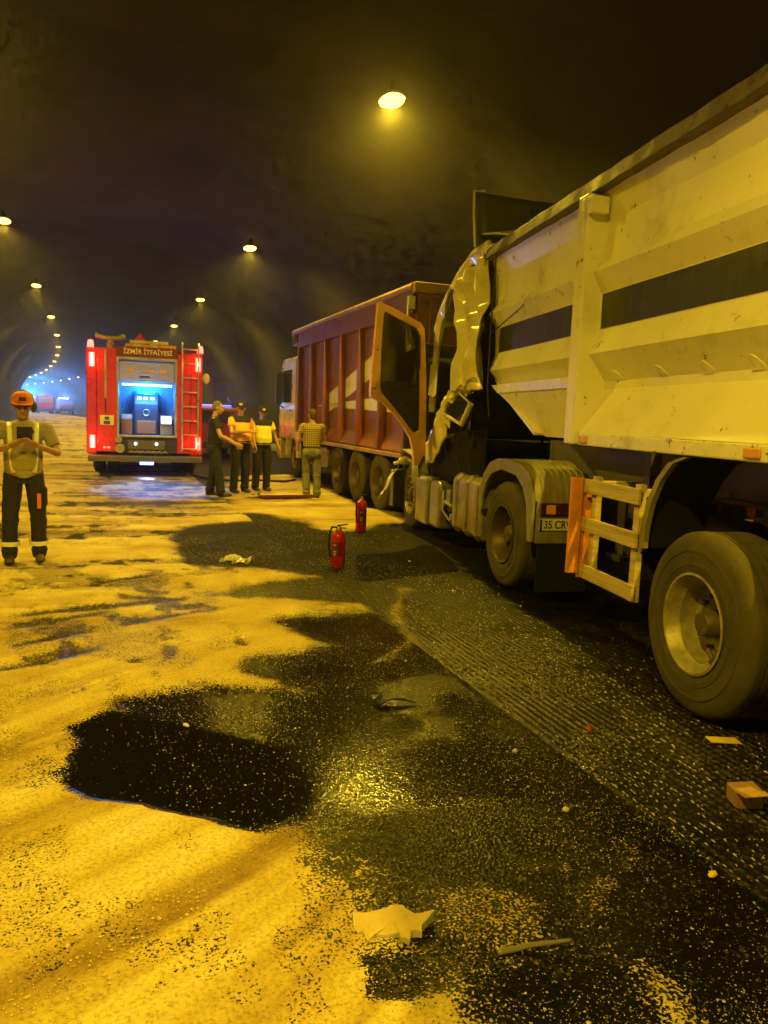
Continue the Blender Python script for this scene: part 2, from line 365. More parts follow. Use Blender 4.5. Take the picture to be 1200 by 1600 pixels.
def sand_mask(x, y):
    wob = (vnoise(x, y, 2.5, 3)-.5)*.28
    s = np.full(x.shape, .95)
    s -= .45*soft(vnoise(x*.35, y*1.6, .9, 11, 4)-.56, .10)*soft(y-7.5, 2)          # swept, thinner cover further off
    s -= .34*soft(vnoise(x, y, 1.5, 13, 5)-.575, .07)*soft(y-3.6, .6)*soft(7.5-y, 1)
    s -= .30*soft(vnoise(x*1.3, y*.9, 3.1, 14, 4)-.60, .06)
    s *= 1-.9*soft(x-STRIP_X-.02, .05)
    s *= 1-soft(x-4.9, .6)*.6
    s = np.maximum(s, .86*soft(sdist(x, y, SAND2)+wob*2, .5))
    s = s*(1-soft(sdist(x, y, WET)+wob*.9+.09, .27))
    s = s*(1-soft(sdist(x, y, PUDDLE)+wob*.45+.01, .06))
    s = s*(1-.9*soft(sdist(x, y, NOTCH)+wob*.2, .05))
    s = np.maximum(s, .42*soft(sdist(x, y, OLIVE)+wob, .15))
    for d in DUSTS: s = np.maximum(s, .40*soft(sdist(x, y, d)+wob*.5, .10))
    s = np.maximum(s, .52*soft(sdist(x, y, LINE1)+wob*.5, .13))
    for k in STREAKS: s = s*(1-.72*soft(sdist(x, y, k)+wob*.25-.01, .09))
    s = s*(1-.45*soft(sdist(x, y, FIREWET)+wob*2, .7))
    return np.clip(s, 0, 1)
def road():
    ys = [-26.]
    while ys[-1] < 340:
        y = ys[-1]
        d = 1.2 if y < -2 else .15 if y < 1 else max(.013, .0038*y) if y < 26 else min(4., .0038*26+(y-26)*.06)
        ys.append(y+d)
    xs = np.concatenate([np.arange(-6.6, -2.2, .07), np.arange(-2.2, 2.17, .017), np.arange(2.17, 4.7, .0112), np.arange(4.7, 7.3, .07)])-TC
    ys = np.array(ys); Y, XI = np.meshgrid(ys, xs, indexing='ij'); X = XI+cx(Y)
    x = XI+TC
    s = sand_mask(x, Y)
    oil = soft(sdist(x, Y, PUDDLE)+(vnoise(x, Y, 2.5, 3)-.5)*.15+.02, .10)
    oil = np.maximum(oil, .35*soft(sdist(x, Y, FIREWET)-.5, .9))
    oil = np.maximum(oil, .8*soft(x-3.55, .25)*soft(9.5-Y, 1.5)*soft(vnoise(x, Y, 1.2, 5)-.42, .1))
    oil = np.maximum(oil, .75*soft(vnoise(x, Y, .9, 8)-.44, .09)*(1-s)*(1-.7*soft(x-STRIP_X, .05))*soft(7.2-Y, .8)*soft(sdist(x, Y, WET)+.15, .2))
    z = s*(.012+.03*vnoise(x, Y, 1.7, 21, 4)**2+.008*vnoise(x, Y, 14, 22, 3))
    rut = np.sin((Y*.9-x*1.3+2.2*vnoise(x, Y, .5, 31, 2))*7.)
    z += s*.0035*rut*soft(vnoise(x, Y, .35, 33, 2)-.45, .1)
    z += .004*(vnoise(x, Y, .8, 41, 3)-.5)-.003*oil
    # milled strip: rows of chisel marks
    on = soft(x-STRIP_X, .015)*soft(26-Y, 1)
    per = .048; xx = x+.03*(vnoise(x, Y, .6, 51, 2)-.5); row = np.floor(xx/per); fr = xx/per-row
    ph = (np.sin(row*12.9898)*43758.5453) % 1.
    dash = (Y/.045+ph) % 1.
    ridge = np.maximum(0, np.sin(math.pi*fr))**2*(.35+.65*np.maximum(0, np.sin(math.pi*dash)))
    rid = on*np.clip((ridge-.55)*3, 0, 1)*np.clip((vnoise(x, Y, 4, 53, 4)-.36)*3.2, 0, 1)*soft(5.5-Y, 1.5)*.5
    rid = np.maximum(rid, 0)*(1-.9*soft(x-3.5-.09*(Y-4), .4))
    z += on*(-.010+.009*ridge*(.55+.9*vnoise(x, Y, 3, 52, 3))*(1-.75*s))
    z -= .012*np.exp(-((x-STRIP_X+.01)/.02)**2)*soft(26-Y, 1)
    wx = x+.5*vnoise(x, Y, .5, 61, 2); wy = Y+.5*vnoise(x, Y, .5, 62, 2)
    u = wx*.80+wy*.60; v = -wx*.60+wy*.80
    t1 = vnoise(u*.55, v*3.4, 1.1, 63, 4); t2 = vnoise(x*.5, Y*1.8, 1.2, 64, 4); f = soft(Y-5.5, 1.5)
    t3 = vnoise(u*.8, v*13, 1.1, 66, 3); t4 = vnoise(x*1.2, Y*9, 1.3, 67, 3); zone = soft(vnoise(x, Y, .7, 68, 2)-.48, .12)
    tone = np.clip(.5+.65*zone*((t3*(1-f)+t4*f)-.5)+((t1*(1-f)+t2*f)-.5)*1.05+.30*(vnoise(x, Y, 5, 65, 4)-.5), 0, 1)
    z += s*.010*(tone-.5)+s*.007*zone*((t3*(1-f)+t4*f)-.5)
    nr, nc = X.shape
    me = bpy.data.meshes.new('road'); nv = nr*nc; nf = (nr-1)*(nc-1)
    me.vertices.add(nv); me.vertices.foreach_set('co', np.stack([X, Y, z], -1).astype(np.float32).ravel())
    idx = np.arange(nv).reshape(nr, nc)
    q = np.stack([idx[:-1, :-1], idx[:-1, 1:], idx[1:, 1:], idx[1:, :-1]], -1).reshape(-1)
    me.loops.add(nf*4); me.loops.foreach_set('vertex_index', q.astype(np.int32))
    me.polygons.add(nf); me.polygons.foreach_set('loop_start', np.arange(0, nf*4, 4, dtype=np.int32))
    me.polygons.foreach_set('use_smooth', np.ones(nf, bool)); me.update(calc_edges=True)
    for nm, a in (('sand', s), ('oil', oil), ('ridge', rid), ('tone', tone), ('dry', soft(Y-7.2, 1.2))):
        at = me.attributes.new(nm, 'FLOAT', 'POINT'); at.data.foreach_set('value', a.astype(np.float32).ravel())
    me.materials.append(MATS['road_surface'])
    o = bpy.data.objects.new('road', me); COL.objects.link(o); tag(o, 'sanded and oil-wet tunnel road', kind='structure')
road()

# ------------------------------------------------------------------ tunnel lining
ARCH = [(7.0, .18), (7.2, 1.2), (7.25, 2.4), (7.05, 3.7), (6.45, 4.9), (5.5, 5.9), (4.4, 6.58), (3.45, 6.98), (2.2, 7.32), (1.0, 7.5), (0, 7.54)]
ARCH = ARCH+[(-x, z) for x, z in reversed(ARCH[:-1])]
def tunnel():
    ys = list(np.arange(-26, 340, 4.))
    b = B(); n = len(ARCH)
    for y in ys:
        c = float(cx(y)); b.v += [(c+x, y, z) for x, z in ARCH]
    for i in range(len(ys)-1):
        for k in range(n-1): b.f.append((i*n+k, i*n+k+1, (i+1)*n+k+1, (i+1)*n+k))
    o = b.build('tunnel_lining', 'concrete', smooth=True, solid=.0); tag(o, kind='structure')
    # construction joints: thin raised ribs
    for y in ():
        j = B(); c = float(cx(y))
        for k in range(n-1):
            (x0, z0), (x1, z1) = ARCH[k], ARCH[k+1]
            j.add([(c+x0*.998, y-.018, z0), (c+x0*.985, y-.018, z0*.996), (c+x1*.985, y-.018, z1*.996), (c+x1*.998, y-.018, z1),
                   (c+x0*.998, y+.018, z0), (c+x0*.985, y+.018, z0*.996), (c+x1*.985, y+.018, z1*.996), (c+x1*.998, y+.018, z1)],
                  [(0, 1, 2, 3), (4, 7, 6, 5), (1, 5, 6, 2)])
        j.build('joint_cover', 'concrete', o)
    for s in (-1, 1):
        k = B(); ys2 = list(np.arange(-26, 340, 3.))
        pr = [(6.28, -.05), (6.28, .13), (6.31, .16), (7.08, .17), (7.08, -.05)]
        for y in ys2:
            c = float(cx(y)); k.v += [(c+s*x, y, z) for x, z in pr]
        for i in range(len(ys2)-1):
            for q in range(4): k.f.append((i*5+q, i*5+q+1, (i+1)*5+q+1, (i+1)*5+q))
        tag(k.build('walkway', 'kerb'), kind='structure')
tunnel()
def lamps():
    y0, sp = 12.27, 12.39
    base = None; cnt = {}
    for k in range(-2, 18):
        for s, xo in ((1, 3.45), (-1, -3.45)):
            y = y0+sp*k; c = float(cx(y))
            if base is None:
                t = root('tunnel_lamp', (0, 0, 0), 0, 'x', 'lamp', 'sodium lamps hung along the tunnel ceiling')
                b = B(); b.loft([(0, 0, .02, .15, .24), (0, 0, .05, .15, .24), (0, 0, .09, .12, .18), (0, 0, .12, .06, .09)], 24); b.build('housing', 'lamp_body', t, smooth=True)
                b = B(); b.loft([(0, 0, .018, .15, .24), (0, 0, -.01, .19, .28), (0, 0, -.045, .175, .26), (0, 0, -.075, .11, .17), (0, 0, -.083, .03, .05)], 24); b.build('lens', 'lamp_lens', t, smooth=True)
                b = B(); b.tube([(0, 0, .11), (0, 0, .30)], .05, 8); b.build('hanger', 'lamp_body', t)
                light('lamp_light', 'SPOT', (0, 0, -.125), LAMP_W, SODIUM, t, size=.035, spot_size=R(158), spot_blend=.6)
                base = t; o = t
            else: o = copy_tree(base)
            o.location = (c+xo, y, 6.72)
            side = 'right' if s > 0 else 'left'
            if k < 0: lab = 'sodium lamp of the %s row hanging behind the viewpoint' % side
            else:
                num = ['nearest', 'second', 'third', 'fourth', 'fifth', 'sixth', 'seventh', 'eighth', 'ninth', 'tenth']
                lab = ('%s glowing sodium lamp of the %s ceiling row' % (num[k], side)) if k < 10 else 'small distant sodium lamp far along the %s ceiling row' % side
            o['label'] = lab
lamps()

# ------------------------------------------------------------------ wheels
def wheel(parent, c, r=.53, width=.30, face=-1, rim_r=.29, dish=.14, tyre='tyre', rim='rim', bolts=10, hubr=.09, hublen=.12, tread=True, seg=48):
    """face=-1: outer side looks to -x. Mesh = tyre, children rim, hub, bolts."""
    s = face; x0 = 0.
    def P(prof): return [(c[0]+s*(-a), q) for a, q in prof]     # a: depth inwards from the outer face
    w = width
    prof = [(.012, rim_r), (.0, rim_r+.03), (-.003, rim_r+.05), (-.007, rim_r+.053), (-.008, rim_r+.075), (-.004, rim_r+.078), (-.006, rim_r+.10), (-.004, r-.12), (-.008, r-.117), (-.007, r-.10), (-.002, r-.097), (.008, r-.05), (.028, r-.012), (.05, r)]
    g = []
    n = 5; a0, a1 = .05, w-.05
    for i in range(n):
        t0 = a0+(a1-a0)*i/n; t1 = a0+(a1-a0)*(i+1)/n
        g += [(t0+.006, r), (t1-.006, r)] + ([(t1-.004, r-.014), (t1+.004, r-.014)] if i < n-1 else [])
    prof += g+[(w-.028, r-.012), (w-.008, r-.05), (w+.004, r-.12), (w, rim_r+.03), (w-.012, rim_r)]
    b = B(); b.lathe([(-s*a if False else a*-s, q) for a, q in prof], (c[0], c[1], c[2]), 'x', seg)
    t = b.build('wheel', tyre, parent, smooth=True)
    b = B(); pr = [(.012, rim_r+.004), (-.004, rim_r+.012), (-.008, rim_r-.002), (.01, rim_r-.02), (.05, rim_r-.03), (.07, rim_r-.05), (dish, rim_r-.06), (dish+.012, rim_r-.10), (dish+.004, hubr+.02), (dish, hubr), (dish+.03, .001)]
    b.lathe([(a*-s, q) for a, q in pr], c, 'x', seg); b.build('rim', rim, t, smooth=True)
    b = B(); pr = [(dish+.02, hubr), (dish-hublen*.7, hubr*.95), (dish-hublen, hubr*.75), (dish-hublen-.004, .001)]
    b.lathe([(a*-s, q) for a, q in pr], c, 'x', 20); b.build('hub', 'hub', t, smooth=True)
    if bolts:
        rb = (rim_r-.10+hubr+.02)/2+.015
        for k in range(bolts):
            a = 2*math.pi*k/bolts; cc = (c[0]-s*0, c[1]+rb*math.cos(a), c[2]+rb*math.sin(a))
            b = B(); b.lathe([((dish+.01)*-s, .016), ((dish-.035)*-s, .014), ((dish-.036)*-s, .001)], cc, 'x', 6); b.build('wheel_nut', 'hub', t)
    return t

# ------------------------------------------------------------------ white tipper trailer
def trailer():
    t = root('tipper_trailer', (3.17, 3.44, 0), 9.8, 'long off-white tipper trailer with dark stripe along its ribbed side', 'trailer')
    YR, YF = -4.7, 4.23
    prof = [(1.59, .01), (1.925, .20), (1.985, .20), (2.185, .055), (2.36, .13), (2.635, .13), (2.785, .045), (2.885, .125), (3.17, .145), (3.37, .09)]
    proff = [(1.53, .22), (1.73, .15), (1.93, .085), (1.945, .07), (2.03, .07), (2.035, .17), (2.185, .06), (2.36, .13), (2.635, .13), (2.785, .05), (2.885, .125), (3.17, .145), (3.37, .09)]
    def yfront(z): return np.interp(z, [1.5, 2.04, 3.5], [2.72, 4.02, 4.25])
    def sidesheet(pr, y0, yend, W=None, seed=1):
        b = B(); n = 26; rr = random.Random(seed)
        def fn(u, v):
            j = v*(len(pr)-1); i = min(int(j), len(pr)-2); f = j-i
            z = pr[i][0]*(1-f)+pr[i+1][0]*f; x = pr[i][1]*(1-f)+pr[i+1][1]*f
            y1 = yend(z) if callable(yend) else yend
            y = y0+(y1-y0)*u
            x += .008*math.sin(y*2.1+z*3)*math.sin(z*5+y)
            return ((x if W is None else W-x), y, z)
        b.grid(fn, n, (len(pr)-1)*1); return b
    posts = [1.72, -1.45, -4.62]
    for W, nm in ((None, 'side_panel'), (2.5, 'side_panel')):
        sidesheet(prof, 1.64, -1.37, W).build(nm, 'trailer_paint', t)
        sidesheet(prof, -1.53, -4.55, W).build(nm, 'trailer_paint', t)
        sidesheet(proff, 1.80, yfront, W).build(nm, 'trailer_paint', t)
        for (ya, yb) in ((1.60, -1.37), (-1.53, -4.55), (1.83, 3.97)):
            b = B(); b.grid(lambda u, v: ((.1265+.008*math.sin((ya+(yb-ya)*u)*2.1+(2.372+.256*v)*3)*math.sin((2.372+.256*v)*5+(ya+(yb-ya)*u))) if W is None else W-.1265, ya+(yb-ya)*u, 2.372+.256*v), 26, 2)
            b.build('stripe', 'dark_stripe', t)
        f = (lambda x: x) if W is None else (lambda x: W-x)
        for py in posts:
            b = B(); b.box(min(f(-.03), f(.23)), max(f(-.03), f(.23)), py-.085, py+.085, 1.50, 3.36)
            p = b.build('side_post', 'trailer_paint', t, bevel=.012)
            if W is None and py > 0:
                b = B(); b.box(-.035, .10, py-.17, py-.088, 3.20, 3.32); b.tube([(-.04, py-.13, 3.29), (-.085, py-.13, 3.29), (-.085, py-.13, 3.2)], .014, 8)
                b.build('latch_bracket', 'trailer_paint', p, bevel=.008)
        b = B(); b.box(min(f(.0), f(.14)), max(f(.0), f(.14)), YR, 1.60, 1.495, 1.588); b.build('bottom_rail', 'rail_rusty', t, bevel=.01)
        b = B(); b.add(*railmesh(f, YR, YF)); b.build('top_rail', 'trailer_rail', t, bevel=.006)
    # front wall with sloped nose, floor, tailgate
    b = B(); b.grid(lambda u, v: (.13+2.24*u, float(yfront(1.55+v*1.87))+.0, 1.55+v*1.87), 12, 14); b.build('front_wall', 'trailer_paint', t, solid=.02)
    b = B(); b.box(.12, 2.38, YR+.04, YR+.12, 1.5, 3.4); b.build('tailgate', 'trailer_paint', t, bevel=.01)
    b = B(); b.box(.30, 2.2, YR+.1, 2.45, 1.49, 1.53); b.build('floor_plate', 'grey_frame', t)
    for x in (.62, 1.76):
        b = B(); b.box(x, x+.12, -4.4, 3.62, 1.17, 1.20); b.box(x+.045, x+.075, -4.4, 3.62, 1.19, 1.45); b.box(x, x+.12, -4.4, 3.62, 1.45, 1.485)
        b.box(x-.004, x+.02, 1.55, 3.6, 1.2, 1.45); b.build('chassis_beam', 'grey_frame', t, bevel=.006)
    b = B()
    for y in (3.4, 2.4, 1.3, .65, -.65, -1.98, -3.3): b.box(.74, 1.76, y-.05, y+.05, 1.22, 1.42)
    b.build('cross_member', 'frame_paint', t)
    for x in (.68, 1.70): b = B(); b.box(x, x+.12, 2.05, 2.19, .55, 1.2); b.box(x-.05, x+.17, 2.0, 2.24, .5, .55); b.build('landing_leg', 'frame_paint', t, bevel=.008)
    # upright dark brackets seen behind the guard
    b = B(); b.box(.25, .33, .95, 1.05, 1.0, 1.5); b.box(.20, .6, .78, 1.12, 1.0, 1.12); b.build('air_tank_bracket', 'frame_paint', t)
    b = B(); b.lathe([(-.32, .001), (-.32, .10), (-.28, .135), (.28, .135), (.32, .10), (.32, .001)], (.9, .95, .9), 'y', 18); b.build('air_tank', 'frame_paint', t, smooth=True)
    for i, y in enumerate((-.02, -1.34, -2.66)):
        wheel(t, (.03, y, .535), .535, .37, -1, .285, .17, 'tyre_dusty', 'rim', 10, .085, .11)
        wheel(t, (2.47, y, .535), .535, .37, 1, .285, .17, 'tyre_dusty', 'rim', 10, .085, .11)
        b = B(); b.tube([(.25, y, .535), (2.25, y, .535)], .075, 10); b.box(.55, .75, y-.35, y+.35, .78, .9); b.box(1.75, 1.95, y-.35, y+.35, .78, .9); b.build('axle', 'frame_paint', t)
    # brake fittings seen inside the nearest rim
    b = B(); b.tube([(.13, -.05, .39), (.13, -.13, .33), (.13, -.10, .27)], .016, 6); b.tube([(.12, -.17, .40), (.12, -.10, .33)], .014, 6); b.tube([(.15, -.14, .68), (.15, -.22, .63)], .04, 8); b.ball((.15, -.17, .66), (.05, .06, .05)); b.build('brake_fitting', 'hub', t, smooth=True)
    # mudguard ahead of first wheel
    arc = [(.585, .88), (.575, 1.02), (.53, 1.18), (.44, 1.33), (.32, 1.44), (.17, 1.485)]
    b = B()
    for (xa, xb, m_, dy) in ((.0, .035, 'fender_paint', .055), (.036, .45, 'rubber', .02)):
        b = B(); n = len(arc); b.v = [(x, y+o, z) for x in (xa, xb) for o in (0, -dy) for y, z in arc]
        for q in range(n-1): b.f += [(q, q+1, 2*n+q+1, 2*n+q), (n+q, 3*n+q, 3*n+q+1, n+q+1), (q, n+q, n+q+1, q+1), (2*n+q, 2*n+q+1, 3*n+q+1, 3*n+q)]
        b.f += [(0, 2*n, 3*n, n), (n-1, 2*n-1, 4*n-1, 3*n-1)]
        b.build('mudguard', m_, t, smooth=True)
    # side guard: three boards on two uprights, orange end board
    for z in (1.15, .865, .515):
        b = B(); b.box(-.02, .005, .60, 1.40, z, z+.105); b.build('guard_board', 'guard_wood', t, bevel=.004)
    for y in (.66, 1.28):
        b = B(); b.box(.008, .055, y-.035, y+.035, .50, 1.28); b.box(.05, .7, y-.02, y+.02, 1.2, 1.25); b.build('guard_upright', 'guard_wood', t, bevel=.004)
    b = B(); b.box(-.115, -.022, 1.395, 1.43, .54, 1.26); b.build('end_board', 'orange_board', t, bevel=.006)
    b = B(); b.box(-.022, .07, 1.415, 1.44, .50, 1.25); b.build('end_board', 'orange_board', t, bevel=.006)
    # rope hooks on the ledge, marker lamps on the bottom rail
    for y in (1.35, .75, .25, -.2):
        b = B(); b.tube([(.185-.07*math.sin(math.pi*q/10), y-.045*math.cos(math.pi*q/10), 1.992+.06*math.sin(math.pi*q/10)) for q in range(11)], .0045, 6); b.build('rope_hook', 'trailer_paint', t, smooth=True)
    for y in (-.46, 1.5, -2.4):
        b = B(); b.box(-.016, -.002, y-.065, y+.065, 1.515, 1.565); b.build('marker_lamp', 'amber', t, bevel=.006)
    # rope hanging down the front corner
    b = B(); b.tube([(.03, 3.93, 3.45), (.02, 3.90, 3.2), (.0, 3.88, 2.6), (-.01, 3.86, 2.0), (.02, 3.85, 1.7)], .008, 6); b.tube([(.0, 3.88, 2.55), (.05, 3.2, 2.72), (.09, 2.9, 2.84)], .006, 5); b.build('rope', 'cable', t)
def railmesh(f, YR, YF):
    n = 60; v = []; fc = []; rr = random.Random(5)
    for i in range(n+1):
        y = YR+(YF-YR)*i/n; dz = rr.uniform(-.004, .004); dx = rr.uniform(-.005, .005)
        for x, z in ((.0, 3.365), (.16, 3.365), (.16, 3.47), (.02, 3.475)): v.append((f(x+dx), y, z+dz))
    for i in range(n):
        for k in range(4): fc.append((i*4+k, i*4+(k+1) % 4, i*4+4+(k+1) % 4, i*4+4+k))
    fc += [(0, 1, 2, 3), (n*4+3, n*4+2, n*4+1, n*4)]
    return v, fc
trailer()

# ------------------------------------------------------------------ wrecked tractor unit
def crumple(p, amp, seed):
    x, y, z = p
    return amp*(math.sin(5.1*y+7.3*z+seed)*.6+math.sin(11.7*y-6.1*z+seed*2.3)*.35+abs(math.sin(8.3*z+3.1*y+seed*1.7))*.5-.3)
def tractor():
    t = root('tractor_unit', (3.80, 6.74, 0), 7.5, 'wrecked white tractor unit with crushed cab wedged behind the red tipper', 'truck')
    for x in (.78, 1.56):
        b = B(); b.box(x, x+.09, -1.0, 4.3, .72, .98); b.build('chassis_rail', 'frame_paint', t, bevel=.006)
    b = B()
    for y in (-.95, -.2, 1.0, 2.2, 3.4): b.box(.86, 1.57, y-.05, y+.05, .74, .95)
    b.build('cross_member', 'frame_paint', t)
    b = B(); b.lathe([(0, .001), (0, .5), (.05, .52), (.09, .45), (.09, .001)], (1.22, .35, 1.0), 'z', 28); b.build('fifth_wheel', 'frame_paint', t, smooth=True)
    # drive axle, twin tyres each side
    wheel(t, (.0, 0, .53), .53, .27, -1, .285, .15, 'tyre_dusty', 'rim_dark', 10, .10, .10)
    wheel(t, (.33, 0, .53), .53, .27, -1, .285, .10, 'tyre', 'rim_dark', 0)
    wheel(t, (2.45, 0, .53), .53, .27, 1, .285, .15, 'tyre_dusty', 'rim_dark', 10, .10, .10)
    wheel(t, (2.12, 0, .53), .53, .27, 1, .285, .10, 'tyre', 'rim_dark', 0)
    wheel(t, (.10, 4.03, .50), .50, .28, -1, .285, .03, 'tyre_dusty', 'rim', 10, .10, .05)
    wheel(t, (2.35, 4.03, .50), .50, .28, 1, .285, .03, 'tyre_dusty', 'rim', 10, .10, .05)
    b = B(); b.tube([(.4, 0, .53), (2.05, 0, .53)], .10, 10); b.ball((1.22, 0, .53), (.24, .24, .24)); b.build('axle', 'frame_paint', t); b = B(); b.tube([(.4, 4.03, .5), (2.1, 4.03, .5)], .06, 8); b.build('axle', 'frame_paint', t)
    # rear fenders with ridged back
    for x0, x1, sg in ((-.035, .63, 1), (1.83, 2.48, -1)):
        arc = [(.60, .72), (.585, .92), (.50, 1.10), (.33, 1.23), (.10, 1.285), (-.20, 1.285), (-.48, 1.265), (-.68, 1.20), (-.78, 1.06), (-.80, .95)]
        sk = [(y*.93-.002, z-.045 if z > 1.0 else z) for y, z in arc]
        b = B(); n = len(arc)
        b.prism(arc+list(reversed(sk)), x0, x1, 'x'); fo = b.build('rear_fender', 'fender_paint', t, smooth=True)
        if sg > 0:
            # outer skirt edge, ridges over the rear half
            b = B(); b.prism(arc+[(-.80, .58), (-.71, .58)]+[(-.66, .9), (-.56, 1.05), (-.38, 1.15), (0, 1.18), (.27, 1.12), (.42, 1.0), (.50, .86), (.52, .72)], x0-.012, x0+.02, 'x'); b.build('skirt', 'fender_paint', fo, bevel=.006)
            for k in range(9):
                xx = x0+.09+k*.062
                b = B(); b.tube([(xx, y, z+.004) for y, z in arc[5:]], .011, 6); b.build('ridge', 'fender_paint', fo, smooth=True)
        b = B(); b.box(x0+.03, x1, -.815, -.79, .57, .955); pn = b.build('light_panel', 'fender_paint', fo, bevel=.006)
        xl = x0+.06
        b = B(); b.box(xl, xl+.44, -.84, -.818, .825, .94); b.build('tail_lamp', 'tail_dark', fo, bevel=.008)
        b = B(); b.box(xl+.05, xl+.14, -.846, -.838, .84, .925); b.build('indicator', 'amber', fo, bevel=.004)
        b = B(); b.box(xl, xl+.5, -.80, -.79, .12, .57); b.build('mud_flap', 'rubber', fo)
        if sg > 0:
            b = B(); b.box(.02, .345, -.83, -.818, .69, .795); p = b.build('number_plate', 'plate_white', t, bevel=.004)
            M = Matrix.Translation((.195, -.833, .742)) @ Matrix.Rotation(R(90), 4, 'X')
            text('plate_text', '35 CRV', .1, M, 'interior_black', p, .001, .265)
            b = B(); b.box(.022, .046, -.8335, -.83, .692, .793); b.build('plate_band', 'console_blue', p)
    # ribbed fuel tank, side box, steps, hoses
    b = B(); b.prism([(.0, .40), (.04, .34), (.56, .34), (.6, .40), (.6, .95), (.55, 1.02), (.06, 1.02), (.0, .95)], .66, 1.66, 'y'); tk = b.build('fuel_tank', 'tank_metal', t, bevel=.03)
    for y in (.78, 1.13, 1.5):
        b = B(); b.prism([(-.018, .39), (.03, .325), (.57, .325), (.61, .39), (.61, .96), (.56, 1.035), (.05, 1.035), (-.018, .96)], y-.05, y+.05, 'y'); b.build('tank_strap', 'tank_metal', tk, bevel=.02)
    b = B(); b.box(.02, .55, 2.85, 3.42, .20, .84); b.build('battery_box', 'tank_metal', t, bevel=.03)
    b = B(); b.prism([(2.38, .22), (2.80, .22), (2.80, .80), (2.72, .84), (2.45, .84), (2.38, .78)], .05, .5, 'x'); b.build('step_box', 'tank_metal', t, bevel=.04)
    b = B(); b.lathe([(-.3, .001), (-.3, .09), (-.26, .12), (.26, .12), (.3, .09), (.3, .001)], (.45, 2.0, .42), 'y', 16); b.build('air_tank', 'frame_paint', t, smooth=True)
    b = B(); b.tube([(.1, 2.25, .5), (.05, 2.05, .62), (.08, 1.85, .58)], .03, 8); b.box(.05, .16, 1.9, 2.05, .62, .78); b.tube([(.06, 2.2, .75), (.04, 2.15, .5), (.1, 2.0, .38)], .02, 6); b.box(.03, .1, 1.75, 1.83, .42, .5); b.build('valve_block', 'tank_metal', t, bevel=.006)
    b = B()
    for k in range(4): b.tube([(.9+.12*k, 1.3, 1.15), (.85+.1*k, 1.0, 1.55), (.95+.12*k, .7, 1.3), (1.+.1*k, .3, 1.5)], .018, 6)
    b.build('air_hose', 'rubber', t, smooth=True)
    b = B(); b.box(.65, 1.85, 2.4, 4.2, .8, 1.5); b.box(.9, 1.6, 1.9, 2.5, .7, 1.3); b.build('engine', 'interior_black', t, bevel=.05)
    # --- cab shell, shoved back and folded
    path = [(.93, 3.50), (1.35, 3.49), (1.75, 3.38), (2.15, 3.20), (2.48, 3.00), (2.64, 2.80), (2.72, 2.40), (2.77, 1.95), (2.80, 1.75)]
    b = B(); b.tube([(.03, y, z) for y, z in path], [(.05, .09)]*3+[(.05, .08)]+[(.05, .06)]*2+[(.045, .045)]*3, 10); b.build('door_pillar', 'cab_paint', t, smooth=True)
    b = B(); b.tube([(2.3, y, z) for y, z in path], .05, 8); b.build('door_pillar', 'white_paint', t, smooth=True)
    def roof(u, v):
        q = u*5; i = min(int(q), 4); f = q-i; y = path[i][0]*(1-f)+path[i+1][0]*f; z = path[i][1]*(1-f)+path[i+1][1]*f
        return (.03+v*2.27, y, z+.05+.10*math.sin(math.pi*v)+crumple((0, v*3, y*2), .05, 2))
    b = B(); b.grid(roof, 22, 30); b.build('roof', 'white_paint', t, solid=.012, smooth=True)
    rc_ = random.Random(12); NU, NV = 5, 8
    CR = [[(.10 if (q+(1 if w_ > 4 else 0)) % 2 else .0)+rc_.uniform(-.035, .05) for w_ in range(NV+1)] for q in range(NU+1)]
    def rear_side(u, v):       # crumpled sleeper side, left
        z = 1.98+v*(1.30+.16*u); y = 1.90-.26*v-u*(1.24-.42*v)+.03*math.sin(v*9)
        a, c = u*NU, v*NV; i, k = min(int(a), NU-1), min(int(c), NV-1); fa, fc = a-i, c-k
        if fa+fc < 1: d = CR[i][k]+(CR[i+1][k]-CR[i][k])*fa+(CR[i][k+1]-CR[i][k])*fc
        else: d = CR[i+1][k+1]+(CR[i][k+1]-CR[i+1][k+1])*(1-fa)+(CR[i+1][k]-CR[i+1][k+1])*(1-fc)
        return (.03-d-.010*math.sin(7*u+5*v)*math.sin(9*v), y, z)
    b = B(); b.grid(rear_side, 40, 56); o = b.build('side_panel', 'cab_paint', t, smooth=True); sm = o.modifiers.new('s', 'SMOOTH'); sm.iterations = 3; md = o.modifiers.new('t', 'SOLIDIFY'); md.thickness = .008; o.data.polygons.foreach_set('use_smooth', [True]*len(o.data.polygons))
    def rails(u, v):      # cant panel between pillar and crumpled side, torn along its lower edge
        q = u*5; i = min(int(q), 4); f = q-i; y = path[i][0]*(1-f)+path[i+1][0]*f; z = path[i][1]*(1-f)+path[i+1][1]*f
        d = (.16+.05*math.sin(u*21)+.03*math.sin(u*47))*v
        return (-.035+.05*v*math.sin(u*9), y-d*.55, z-d*.9)
    b = B(); b.grid(rails, 44, 5); b.build('cant_panel', 'cab_paint', t, solid=.008, smooth=True)
    b = B()
    for q in range(3): y = 1.25+q*.47; b.tube([(.10, y, 1.55+.05*q), (.05, y+.04, 1.25+.04*q), (.07+.02*(q % 3), y-.03, .98+.03*(q % 4))], .007, 5)
    b.build('hanging_wire', 'cable', t, smooth=True)
